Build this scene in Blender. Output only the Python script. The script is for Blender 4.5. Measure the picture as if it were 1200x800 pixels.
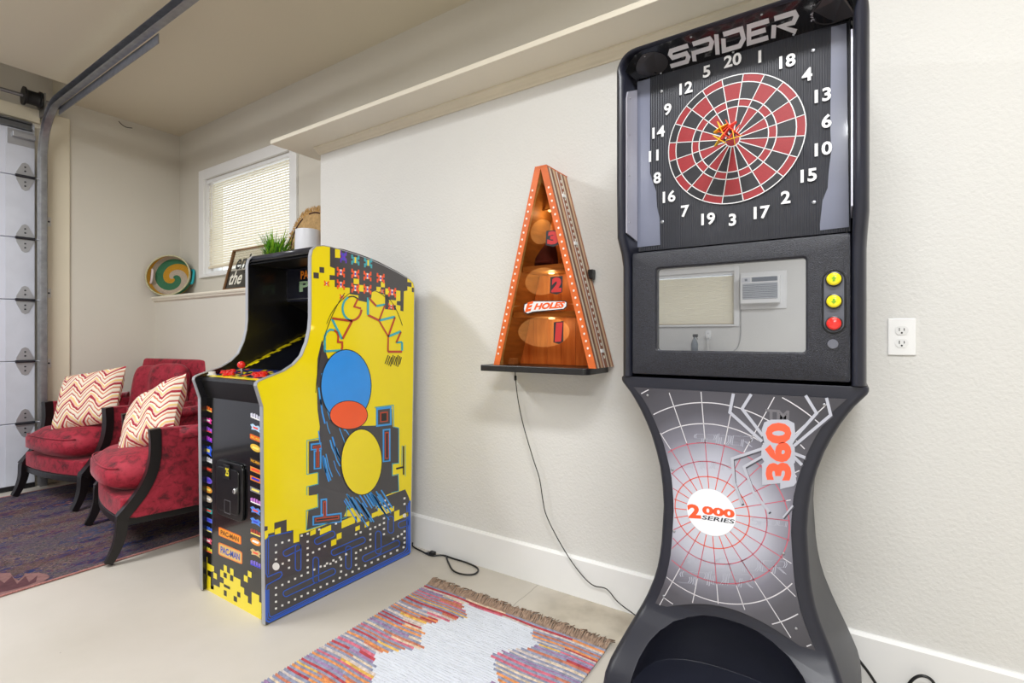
import bpy, bmesh, math, random
from mathutils import Vector, Matrix
random.seed(7)
for o in list(bpy.data.objects): bpy.data.objects.remove(o, do_unlink=True)
S = bpy.context.scene
COL = S.collection
pi = math.pi
# ------------------------------------------------------------------ camera, world, exposure
F_PX, HOR, CAM_H, VP1 = 590.0, 395.0, 1.13, -293.0
TH = math.atan2(600 - VP1, F_PX)
FWD = Vector((-math.cos(TH), math.sin(TH), 0)); RGT = Vector((math.sin(TH), math.cos(TH), 0)); UPV = Vector((0, 0, 1))
CAMP = Vector((0, 0, CAM_H))
cd = bpy.data.cameras.new('camera'); cam = bpy.data.objects.new('camera', cd); COL.objects.link(cam)
cd.sensor_width = 36; cd.lens = F_PX / 1200 * 36; cd.shift_y = -(400 - HOR) / 1200; cd.clip_start = .02
cam.location = CAMP
cam.matrix_world = Matrix.Translation(CAMP) @ Matrix((RGT, UPV, -FWD)).transposed().to_4x4()
S.camera = cam
W = bpy.data.worlds.new('sky'); S.world = W; W.use_nodes = True
bg = W.node_tree.nodes['Background']; bg.inputs[0].default_value = (.93, .97, 1, 1); bg.inputs[1].default_value = 1.7
S.view_settings.view_transform = 'Standard'; S.view_settings.look = 'None'; S.view_settings.gamma = 1
S.view_settings.use_curve_mapping = False; S.view_settings.exposure = 0.27
LAMP_W = 66.0

# ------------------------------------------------------------------ measuring helpers (points on real planes)
def ray(x, y): return FWD + RGT * ((x - 600) / F_PX) + UPV * ((HOR - y) / F_PX)
def onplane(x, y, n, d):
    r = ray(x, y); n = Vector(n); return CAMP + r * ((d - CAMP.dot(n)) / r.dot(n))
def pX(x, y, v): return onplane(x, y, (1, 0, 0), v)
def pY(x, y, v): return onplane(x, y, (0, 1, 0), v)
def pZ(x, y, v): return onplane(x, y, (0, 0, 1), v)

# ------------------------------------------------------------------ materials
def lin(c):
    r = []
    for v in c[:3]:
        v /= 255.0; r.append(v / 12.92 if v <= .04045 else ((v + .055) / 1.055) ** 2.4)
    return (*r, 1)
MATS = {}
def M(name, col, rough=.5, metal=0, bump=None, var=None, coat=0, sheen=0, col2=None, emit=0, spec=.5, coords='Object', stretch=None):
    if name in MATS: return MATS[name]
    m = bpy.data.materials.new(name); m.use_nodes = True; nt = m.node_tree; N = nt.nodes; L = nt.links
    b = N['Principled BSDF']; c = lin(col)
    b.inputs['Base Color'].default_value = c; b.inputs['Roughness'].default_value = rough; b.inputs['Metallic'].default_value = metal
    b.inputs['Coat Weight'].default_value = coat; b.inputs['Coat Roughness'].default_value = .06
    b.inputs['Specular IOR Level'].default_value = spec
    if sheen:
        b.inputs['Sheen Weight'].default_value = sheen; b.inputs['Sheen Roughness'].default_value = .4
        b.inputs['Sheen Tint'].default_value = (1, .75, .75, 1)
    if emit: b.inputs['Emission Color'].default_value = c; b.inputs['Emission Strength'].default_value = emit
    tc = N.new('ShaderNodeTexCoord'); mp = N.new('ShaderNodeMapping'); L.new(tc.outputs[coords], mp.inputs[0])
    if stretch: mp.inputs['Scale'].default_value = stretch
    if var is None: var = (6, .06)
    n = N.new('ShaderNodeTexNoise'); n.inputs['Scale'].default_value = var[0]; n.inputs['Detail'].default_value = 5
    L.new(mp.outputs[0], n.inputs['Vector'])
    cr = N.new('ShaderNodeValToRGB'); cr.color_ramp.elements[0].position = .3; cr.color_ramp.elements[1].position = .7
    c2 = lin(col2) if col2 else tuple(min(1, v * (1 + var[1])) for v in c[:3]) + (1,)
    cr.color_ramp.elements[0].color = c if col2 else tuple(v * (1 - var[1]) for v in c[:3]) + (1,)
    cr.color_ramp.elements[1].color = c2
    L.new(n.outputs['Fac'], cr.inputs[0]); L.new(cr.outputs[0], b.inputs['Base Color'])
    if bump:
        bn = N.new('ShaderNodeTexNoise'); bn.inputs['Scale'].default_value = bump[0]; bn.inputs['Detail'].default_value = 4
        L.new(mp.outputs[0], bn.inputs['Vector'])
        bp = N.new('ShaderNodeBump'); bp.inputs['Strength'].default_value = bump[1]; bp.inputs['Distance'].default_value = bump[2] if len(bump) > 2 else .004
        L.new(bn.outputs['Fac'], bp.inputs['Height']); L.new(bp.outputs[0], b.inputs['Normal'])
    MATS[name] = m; return m
class G:                                    # small node-graph helper
    def __init__(s, m): s.nt = m.node_tree; s.N = s.nt.nodes; s.L = s.nt.links; s.b = s.N['Principled BSDF']
    def node(s, t, ins=None, **kw):
        n = s.N.new(t)
        for k, v in kw.items(): setattr(n, k, v)
        for k, v in (ins or {}).items():
            if hasattr(v, 'is_output') or isinstance(v, bpy.types.NodeSocket): s.L.new(v, n.inputs[k])
            else: n.inputs[k].default_value = v
        return n
    def math(s, op, a, b=0, c=0):
        n = s.N.new('ShaderNodeMath'); n.operation = op
        for i, v in enumerate((a, b, c)):
            if isinstance(v, bpy.types.NodeSocket): s.L.new(v, n.inputs[i])
            else: n.inputs[i].default_value = v
        return n.outputs[0]
    def mix(s, f, a, b):
        n = s.N.new('ShaderNodeMix'); n.data_type = 'RGBA'
        for i, v in ((0, f), (6, a), (7, b)):
            if isinstance(v, bpy.types.NodeSocket): s.L.new(v, n.inputs[i])
            else: n.inputs[i].default_value = v
        return n.outputs[2]
    def ramp(s, f, stops, interp='LINEAR'):
        n = s.N.new('ShaderNodeValToRGB'); e = n.color_ramp.elements; n.color_ramp.interpolation = interp
        while len(e) < len(stops): e.new(.5)
        for i, (p, c) in enumerate(stops): e[i].position = p; e[i].color = lin(c)
        s.L.new(f, n.inputs[0]); return n.outputs[0]
def newmat(name, rough=.5):
    m = bpy.data.materials.new(name); m.use_nodes = True; g = G(m); g.b.inputs['Roughness'].default_value = rough
    MATS[name] = m; return m, g

# ------------------------------------------------------------------ mesh helpers
ORG = {}
class MB:
    def __init__(s): s.v = []; s.f = []; s.m = []
    def add(s, vs, fs, mi=0):
        k = len(s.v); s.v += [tuple(v) for v in vs]
        for f in fs: s.f.append([i + k for i in f]); s.m.append(mi)
        return s
    def box(s, x0, x1, y0, y1, z0, z1, mi=0):
        return s.add([(x0,y0,z0),(x1,y0,z0),(x1,y1,z0),(x0,y1,z0),(x0,y0,z1),(x1,y0,z1),(x1,y1,z1),(x0,y1,z1)],
                     [(0,3,2,1),(4,5,6,7),(0,1,5,4),(1,2,6,5),(2,3,7,6),(3,0,4,7)], mi)
    def prism(s, poly, ax, a, b, mi=0):
        n = len(poly)
        def P(p, t): return {'x': (t, p[0], p[1]), 'y': (p[0], t, p[1]), 'z': (p[0], p[1], t)}[ax]
        return s.add([P(p, a) for p in poly] + [P(p, b) for p in poly],
                     [tuple(range(n)), tuple(range(2*n-1, n-1, -1))] + [(i, (i+1) % n, (i+1) % n + n, i+n) for i in range(n)], mi)
    def ngon(s, pts, mi=0): return s.add(pts, [tuple(range(len(pts)))], mi)
    def loft(s, rings, mi=0, closed=True, caps=True):
        n = len(rings[0]); k = []
        vs = [p for r in rings for p in r]
        fs = []
        for a in range(len(rings)-1):
            for i in range(n if closed else n-1):
                j = (i+1) % n; fs.append((a*n+i, a*n+j, (a+1)*n+j, (a+1)*n+i))
        if caps and closed: fs += [tuple(range(n-1, -1, -1)), tuple((len(rings)-1)*n+i for i in range(n))]
        return s.add(vs, fs, mi)
    def tube(s, path, r, seg=8, mi=0, square=False):
        P = [Vector(p) for p in path]; n = len(P)
        if not isinstance(r, (list, tuple)): r = [r]*n
        t0 = (P[1]-P[0]).normalized(); up = Vector((0,0,1)) if abs(t0.z) < .9 else Vector((1,0,0))
        nn = (up - t0*up.dot(t0)).normalized(); rings = []
        for i in range(n):
            t = ((P[min(i+1,n-1)]-P[max(i-1,0)])).normalized()
            nn = (nn - t*nn.dot(t)); nn = nn.normalized() if nn.length > 1e-6 else Vector((1,0,0))
            bb = t.cross(nn); off = pi/4 if square else 0
            rings.append([P[i] + (nn*math.cos(2*pi*k/seg+off) + bb*math.sin(2*pi*k/seg+off))*r[i] for k in range(seg)])
        return s.loft(rings, mi)
    def lathe(s, prof, seg=24, M4=None, mi=0, caps=False):
        rings = [[Vector((r*math.cos(2*pi*k/seg), r*math.sin(2*pi*k/seg), z)) for k in range(seg)] for r, z in prof]
        if M4: rings = [[M4 @ p for p in r] for r in rings]
        return s.loft(rings, mi, caps=caps)
    def ribbon(s, path, w, fn, mi=0, closed=False):
        """flat stroke of width w along a 2-D path, mapped to 3-D by fn"""
        P = [Vector(p) for p in path]; n = len(P); Lf = []; Rt = []
        for i in range(n):
            a = P[(i-1) % n] if (closed or i > 0) else None; c = P[(i+1) % n] if (closed or i < n-1) else None
            d1 = (P[i]-a).normalized() if a is not None else None; d2 = (c-P[i]).normalized() if c is not None else None
            if d1 is None: d1 = d2
            if d2 is None: d2 = d1
            n1 = Vector((-d1.y, d1.x)); n2 = Vector((-d2.y, d2.x)); m = n1+n2
            m = m.normalized() if m.length > 1e-4 else n1
            k = w/2/max(.45, m.dot(n1)); Lf.append(fn(*(P[i]+m*k))); Rt.append(fn(*(P[i]-m*k)))
        fs = [(i, (i+1) % n, (i+1) % n+n, i+n) for i in range(n if closed else n-1)]
        return s.add(Lf+Rt, fs, mi)
    def build(s, name, mats, parent=None, smooth=False, bevel=0, seg=2, world=None, sub=0, auto=None):
        if not isinstance(mats, (list, tuple)): mats = [mats]
        org = Vector((0,0,0))
        if parent is not None: org = ORG.get(parent.name, Vector((0,0,0)))
        else:
            xs = [v[0] for v in s.v]; ys = [v[1] for v in s.v]; zs = [v[2] for v in s.v]
            org = Vector(((min(xs)+max(xs))/2, (min(ys)+max(ys))/2, min(zs)))
        me = bpy.data.meshes.new(name); me.from_pydata([Vector(v)-org for v in s.v], [], s.f)
        for m in mats: me.materials.append(m)
        me.polygons.foreach_set('material_index', s.m)
        bm = bmesh.new(); bm.from_mesh(me); bmesh.ops.recalc_face_normals(bm, faces=bm.faces); bm.to_mesh(me); bm.free()
        if smooth: me.polygons.foreach_set('use_smooth', [True]*len(me.polygons))
        o = bpy.data.objects.new(name, me); COL.objects.link(o)
        if parent is not None: o.parent = parent
        else: o.location = org
        ORG[o.name] = org
        if smooth and auto:
            me.set_sharp_from_angle(angle=math.radians(auto))
        if bevel:
            b = o.modifiers.new('bevel', 'BEVEL'); b.width = bevel; b.segments = seg; b.limit_method = 'ANGLE'; b.angle_limit = math.radians(35)
        if sub:
            b = o.modifiers.new('subdivision', 'SUBSURF'); b.levels = sub; b.render_levels = sub
        return o
def thing(name, label, cat, loc, rz=0, group=None):
    e = bpy.data.objects.new(name, None); COL.objects.link(e); e.location = loc; e.rotation_euler = (0, 0, rz); e.empty_display_size = .1
    e['label'] = label; e['category'] = cat
    if group: e['group'] = group
    ORG[e.name] = Vector(loc); return e
def tag(o, label, cat, group=None):
    o['label'] = label; o['category'] = cat
    if group: o['group'] = group
    return o
def struct(o, label=None):
    o['kind'] = 'structure'
    if label: o['label'] = label
    return o
def bez(p0, p1, p2, p3, n=10):
    return [tuple((1-t)**3*a+3*(1-t)**2*t*b+3*(1-t)*t*t*c+t**3*d for a, b, c, d in zip(p0, p1, p2, p3)) for t in [i/n for i in range(n+1)]]
def catmull(P, n=6):
    P = [Vector(p) for p in P]; out = []
    for i in range(len(P)-1):
        a = P[max(i-1,0)]; b = P[i]; c = P[i+1]; d = P[min(i+2, len(P)-1)]
        for k in range(n):
            t = k/n
            out.append(.5*((2*b)+(c-a)*t+(2*a-5*b+4*c-d)*t*t+(3*b-a-3*c+d)*t**3))
    out.append(P[-1]); return out
def rrect(x0, x1, y0, y1, r, n=5):
    out = []
    for cx, cy, a0 in ((x1-r, y1-r, 0), (x0+r, y1-r, pi/2), (x0+r, y0+r, pi), (x1-r, y0+r, 1.5*pi)):
        for k in range(n+1):
            a = a0+pi/2*k/n; out.append((cx+r*math.cos(a), cy+r*math.sin(a)))
    return out
def ell(cx, cy, rx, ry, n=32, a0=0, a1=2*pi): return [(cx+rx*math.cos(a0+(a1-a0)*k/n), cy+ry*math.sin(a0+(a1-a0)*k/n)) for k in range(n if abs(a1-a0-2*pi) < 1e-6 else n+1)]
def interp(tab, x):
    tab = sorted(tab)
    if x <= tab[0][0]: return tab[0][1]
    for (a, b), (c, d) in zip(tab, tab[1:]):
        if x <= c: return b+(d-b)*(x-a)/(c-a)
    return tab[-1][1]
def superell(a, b, c, p=4, q=4, r=4, nu=32, nv=16):
    """closed superellipsoid, exponents per axis"""
    def pt(u, v):
        d = (math.cos(v)*math.cos(u), math.cos(v)*math.sin(u), math.sin(v)); lo, hi = 0, 4*max(a, b, c)
        for _ in range(40):
            m = (lo+hi)/2
            if abs(d[0]*m/a)**p+abs(d[1]*m/b)**q+abs(d[2]*m/c)**r > 1: hi = m
            else: lo = m
        return Vector(d)*lo
    rings = [[pt(2*pi*i/nu, -pi/2+pi*(j+.5)/nv) for i in range(nu)] for j in range(nv)]
    return rings
_T = {}
def text2d(body, size=1, offset=0, shear=0, spacing=1, align='LEFT', sx=1):
    k = (body, offset, shear, spacing, align)
    if k not in _T:
        cu = bpy.data.curves.new('t', 'FONT'); cu.body = body; cu.size = 1; cu.offset = offset; cu.shear = shear; cu.space_character = spacing; cu.align_x = align
        cu.resolution_u = 3; cu.fill_mode = 'FRONT'
        o = bpy.data.objects.new('t', cu); COL.objects.link(o)
        dg = bpy.context.evaluated_depsgraph_get(); me = bpy.data.meshes.new_from_object(o.evaluated_get(dg))
        _T[k] = ([(v.co.x, v.co.y) for v in me.vertices], [tuple(p.vertices) for p in me.polygons])
        bpy.data.objects.remove(o); bpy.data.curves.remove(cu); bpy.data.meshes.remove(me)
    v, f = _T[k]; return [(x*size*sx, y*size) for x, y in v], f
def put_text(mb, body, size, fn, mi=0, **kw):
    v, f = text2d(body, size, **kw); mb.add([fn(x, y) for x, y in v], f, mi)
def text_fit(mb, body, corners, fn, mi=0, **kw):
    """text stretched into the quad bl, br, tl (2-D)"""
    v, f = text2d(body, 1, **kw)
    x0 = min(p[0] for p in v); x1 = max(p[0] for p in v); y0 = min(p[1] for p in v); y1 = max(p[1] for p in v)
    bl, br, tl = [Vector(c) for c in corners]
    mb.add([fn(*(bl+(br-bl)*((x-x0)/(x1-x0))+(tl-bl)*((y-y0)/(y1-y0)))) for x, y in v], f, mi)

# ------------------------------------------------------------------ shared materials
WALLC = (219, 218, 215)
m_wall = M('wall_paint', WALLC, .75, bump=(105, .38, .006), var=(1.2, .02))
m_wall2 = M('wall_paint_smooth', (210, 205, 194), .8, bump=(40, .12, .004), var=(.9, .03))
m_ceil = M('ceiling_paint', (218, 209, 188), .85, bump=(60, .15, .004), var=(.8, .02))
m_trim = M('trim_paint', (236, 236, 236), .45, var=(3, .02))
m_trimb = M('beige_trim_paint', (222, 213, 192), .5, var=(3, .03))
m_shelfedge = M('board_paint', (228, 221, 205), .5, var=(3, .02))
m_black = M('black_plastic', (22, 22, 25), .35, var=(10, .1))
m_gloss = M('gloss_black', (9, 9, 11), .12, coat=.5)
m_plastic = M('moulded_dark_plastic', (31, 33, 45), .40, bump=(500, .12, .001), var=(8, .08))
m_steel = M('galvanised_steel', (150, 152, 158), .38, .85, var=(25, .15))
m_dsteel = M('dark_steel', (62, 63, 70), .42, .7, var=(20, .15))
m_white = M('white_plastic', (240, 240, 240), .4, var=(3, .01))

# ================================================================== THE ROOM
XE, XR, YB, YW, YU, ZC = -5.15, 3.2, -3.85, 2.0, 2.2, 2.993
# floor: pale painted concrete with a bare strip along the wall
m, g = newmat('painted_concrete', .42); tc = g.node('ShaderNodeTexCoord'); sp = g.node('ShaderNodeSeparateXYZ', {0: tc.outputs['Object']})
n1 = g.node('ShaderNodeTexNoise', {'Vector': tc.outputs['Object'], 'Scale': 1.3, 'Detail': 7.0, 'Roughness': .6})
n2 = g.node('ShaderNodeTexNoise', {'Vector': tc.outputs['Object'], 'Scale': 9.0, 'Detail': 6.0})
paint = g.ramp(n1.outputs['Fac'], [(.3, (188, 182, 172)), (.7, (202, 196, 188))])
bare = g.ramp(n2.outputs['Fac'], [(.3, (150, 138, 120)), (.65, (190, 180, 162))])
yy = g.math('ADD', sp.outputs[1], g.math('MULTIPLY', g.math('SUBTRACT', n2.outputs['Fac'], .5), .16))
msk = g.math('MULTIPLY', g.math('SMOOTH_MIN', g.math('MAXIMUM', g.math('MULTIPLY', g.math('SUBTRACT', yy, 2.64), 14.0), 0), 1, .3), g.math('MINIMUM', g.math('MAXIMUM', g.math('MULTIPLY', g.math('ADD', sp.outputs[0], .25), 3.0), .12), .8))
c = g.mix(msk, paint, bare)
spk = g.node('ShaderNodeTexVoronoi', {'Vector': tc.outputs['Object'], 'Scale': 5.0})
dk = g.math('LESS_THAN', spk.outputs['Distance'], .02)
c = g.mix(g.math('MULTIPLY', dk, .5), c, lin((110, 100, 88)))
seam = g.math('LESS_THAN', g.math('ABSOLUTE', g.math('ADD', g.math('ADD', sp.outputs[0], .19), g.math('MULTIPLY', g.math('SUBTRACT', n2.outputs['Fac'], .5), .02))), .002)
seam = g.math('MULTIPLY', seam, g.math('GREATER_THAN', sp.outputs[1], 2.66))
c = g.mix(g.math('MULTIPLY', seam, .45), c, lin((90, 82, 70)))
g.L.new(c, g.b.inputs['Base Color'])
bp = g.node('ShaderNodeBump', {'Height': n2.outputs['Fac'], 'Strength': .08, 'Distance': .01}); g.L.new(bp.outputs[0], g.b.inputs['Normal'])
m_floor = m
struct(MB().box(XE, XR, YB, YW, -.12, 0).build('floor', m_floor))
ce = MB().box(-4.78, XR, YB, YU+.15, ZC, ZC+.12).box(XE, -4.78, 1.3, YU+.15, ZC, ZC+.12).box(XE, -4.78, YB, 1.3, ZC+.3, ZC+.42)
ce.box(-4.80, -4.78, YB, 1.3, ZC+.12, ZC+.3).box(XE, -4.78, 1.3, 1.32, ZC+.12, ZC+.3)
struct(ce.build('ceiling', m_ceil))
struct(MB().box(-2.78, XR, YW, YU, -.12, 2.327).build('wall_back', m_wall), 'off-white textured main wall behind the machines')
struct(MB().box(XE, -2.78, YW, YU+.15, -.12, 1.465).build('wall_back_lower', m_wall2))
WX0, WX1, WZ0, WZ1 = -4.67, -3.40, 1.675, 2.505
wu = MB().box(XE, WX0, YU, YU+.15, 1.465, ZC).box(WX1, XR, YU, YU+.15, 1.465, ZC).box(WX0, WX1, YU, YU+.15, 1.465, WZ0).box(WX0, WX1, YU, YU+.15, WZ1, ZC)
struct(wu.build('wall_back_upper', m_wall2))
struct(MB().box(XE-.1, XE, YB, YU+.15, -.12, ZC+.42).build('wall_left', m_wall2), 'beige end wall holding the garage door')
struct(MB().box(XR, XR+.1, YB, YU+.15, -.12, ZC+.12).build('wall_right', m_wall2))
BX0, BX1, BZ0, BZ1 = -3.0, -1.19, 1.29, 1.985
wf = MB().box(XE, BX0, YB-.15, YB, -.12, ZC+.42).box(BX1, XR, YB-.15, YB, -.12, ZC+.42).box(BX0, BX1, YB-.15, YB, -.12, BZ0).box(BX0, BX1, YB-.15, YB, BZ1, ZC+.42)
struct(wf.build('wall_front', m_wall))
# ledge, crown, overhanging board, baseboards
struct(MB().prism([(2.2,1.466),(2.2,1.488),(1.972,1.488),(1.968,1.477),(1.972,1.466)], 'x', XE, -2.785).build('trim_1', m_shelfedge), 'painted ledge along the half wall')
struct(MB().prism([(2.0,1.44),(2.0,1.466),(1.978,1.466),(1.982,1.452),(1.99,1.446)], 'x', XE, -2.785).build('trim_2', m_shelfedge))
struct(MB().prism([(2.0,2.288),(2.0,2.327),(1.955,2.327),(1.955,2.318),(1.968,2.312),(1.978,2.3),(1.988,2.294),(1.992,2.288)], 'x', -2.79, XR).build('trim_3', m_trimb), 'narrow beige crown moulding on the main wall')
struct(MB().box(-2.975, XR, 1.78, YU, 2.327, 2.352).build('trim_4', m_shelfedge, bevel=.003), 'overhanging painted board running along the wall top')
struct(MB().prism([(2.0,0),(2.0,.172),(1.992,.172),(1.984,.162),(1.984,0)], 'x', -2.78, XR).build('baseboard_back', m_trim), 'tall white baseboard')
struct(MB().prism([(2.0,0),(2.0,.13),(1.986,.13),(1.986,0)], 'x', XE, -2.78).build('baseboard_back_lower', m_trim))
struct(MB().box(XE, XE+.02, 1.24, 1.40, 0, 2.86).build('trim_5', m_trimb, bevel=.004), 'beige jamb board beside the garage door track')
# window above the ledge
def glass_mat():
    m, g = newmat('window_glass', .02); g.b.inputs['Transmission Weight'].default_value = 1; g.b.inputs['IOR'].default_value = 1.1; g.b.inputs['Base Color'].default_value = (.97,.99,1,1); return m
m_glass = glass_mat()
def blind_mat():
    m, g = newmat('blind_slat', .5); g.b.inputs['Base Color'].default_value = lin((244, 240, 226))
    n = g.node('ShaderNodeTexNoise', {'Scale': 30.0}); c = g.ramp(n.outputs['Fac'], [(.3, (240, 235, 220)), (.7, (250, 247, 238))]); g.L.new(c, g.b.inputs['Base Color'])
    t = g.node('ShaderNodeBsdfTranslucent', {'Color': lin((250, 244, 228))}); mx = g.node('ShaderNodeMixShader', {0: .45})
    g.L.new(g.b.outputs[0], mx.inputs[1]); g.L.new(t.outputs[0], mx.inputs[2])
    g.L.new(mx.outputs[0], g.N['Material Output'].inputs[0]); return m
m_blind = blind_mat()
def window(n, x0, x1, z0, z1, yw, s, cw, label):
    """s=+1: wall face at yw looks to -Y and the recess runs to +Y"""
    e = bpy.data.objects.new('window_%d' % n, None); COL.objects.link(e); e.location = ((x0+x1)/2, yw, z0); ORG[e.name] = Vector(e.location); struct(e, label)
    def bx(mb, a, b, ya, yb, c, d): return mb.box(a, b, min(yw+s*ya, yw+s*yb), max(yw+s*ya, yw+s*yb), c, d)
    mb = MB(); bx(mb, x0-cw, x0, -.02, 0, z0-cw*.3, z1+cw); bx(mb, x1, x1+cw, -.02, 0, z0-cw*.3, z1+cw); bx(mb, x0, x1, -.02, 0, z1, z1+cw); bx(mb, x0, x1, -.03, 0, z0-cw*.3, z0)
    mb.build('casing', m_trim, e, bevel=.003)
    mb = MB(); bx(mb, x0, x0+.035, .05, .12, z0, z1); bx(mb, x1-.035, x1, .05, .12, z0, z1); bx(mb, x0+.035, x1-.035, .05, .12, z0, z0+.035); bx(mb, x0+.035, x1-.035, .05, .12, z1-.035, z1)
    mb.build('window_frame', m_trim, e)
    for a, b in ((x0+.035, x1-.035),):
        mb = MB(); bx(mb, a, b, .083, .087, z0+.035, z1-.035); mb.build('pane', m_glass, e)
    mb = MB(); bx(mb, x0, x1, 0, .05, z0, z0+.006); bx(mb, x0, x0+.006, 0, .05, z0+.006, z1); bx(mb, x1-.006, x1, 0, .05, z0+.006, z1); mb.build('jamb', m_trim, e)
    return e
def blind(x0, x1, z0, z1, y, s, label):
    e = thing('window_blind', label, 'blind', ((x0+x1)/2, y, z0))
    MB().box(x0, x1, y-.02, y+.02, z1-.03, z1).build('head_rail', m_white, e)
    MB().box(x0+.003, x1-.003, y-.012, y+.012, z0, z0+.018).build('bottom_rail', M('blind_rail', (226,214,190), .5), e, bevel=.003)
    mb = MB(); p = .0205; n = int((z1-.03-z0-.02)/p); a = math.radians(62)
    for i in range(n):
        z = z0+.028+p*i; c = .0125
        pr = [(-c, 0), (0, .003), (c, 0), (0, .0025)]
        pr = [(y+s*(u*math.cos(a)-v*math.sin(a)), z+u*math.sin(a)+v*math.cos(a)) for u, v in pr]
        mb.prism(pr, 'x', x0+.004, x1-.004)
    o = mb.build('slats', m_blind, e); o['kind'] = 'stuff'
    for fx in (.07, .5, .93): MB().tube([(x0+(x1-x0)*fx, y-s*.014, z0+.02), (x0+(x1-x0)*fx, y-s*.014, z1-.02)], .0012, 5).build('ladder_cord', m_white, e)
    MB().tube([(x0+.08, y-s*.02, z1-.03), (x0+.08, y-s*.022, z1-.55*(z1-z0))], .004, 6).build('tilt_wand', m_white, e)
    return e
window(1, WX0, WX1, WZ0, WZ1, YU, 1, .085, 'window with white casing above the ledge')
blind(WX0+.009, WX1-.009, WZ0+.055, WZ1-.002, YU+.028, 1, 'closed cream slatted blind in the window above the ledge')
window(2, BX0, BX1, BZ0, BZ1, YB, -1, .06, 'window in the wall opposite, seen in the screen reflection')
blind(BX0+.009, BX1-.009, BZ0+.012, BZ1-.002, YB-.028, -1, 'closed white blind in the window reflected in the screen')

# ceiling lights (out of frame, over the room)
def ceiling_light(x, y, lx, ly, w, label):
    e = thing('ceiling_light', label, 'light', (x, y, ZC-.075), group='ceiling lights over the room')
    MB().prism([(x-lx/2, ZC-.03), (x+lx/2, ZC-.03), (x+lx/2, ZC), (x-lx/2, ZC)], 'y', y-ly/2, y+ly/2).build('housing', m_white, e)
    MB().box(x-lx/2+.01, x+lx/2-.01, y-ly/2+.01, y+ly/2-.01, ZC-.045, ZC-.03).build('diffuser', M('lamp_diffuser', (255, 252, 244), .5, emit=3.0), e, bevel=.008)
    ld = bpy.data.lights.new('lamp_light', 'AREA'); ld.shape = 'RECTANGLE'; ld.size = lx-.02; ld.size_y = ly-.02; ld.energy = w; ld.color = (.965, .985, 1)
    lo = bpy.data.objects.new('lamp_light', ld); COL.objects.link(lo); lo.parent = e; lo.location = (0, 0, .028)
ceiling_light(.2, .3, 1.2, .3, LAMP_W*.74, 'white ceiling light nearest the dart machine')
ceiling_light(-3.3, -.55, .3, 1.8, LAMP_W*1.05, 'white ceiling light over the armchair side')
ceiling_light(.6, -2.0, 1.2, .3, LAMP_W*1.25, 'white ceiling light at the back of the room')

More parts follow.
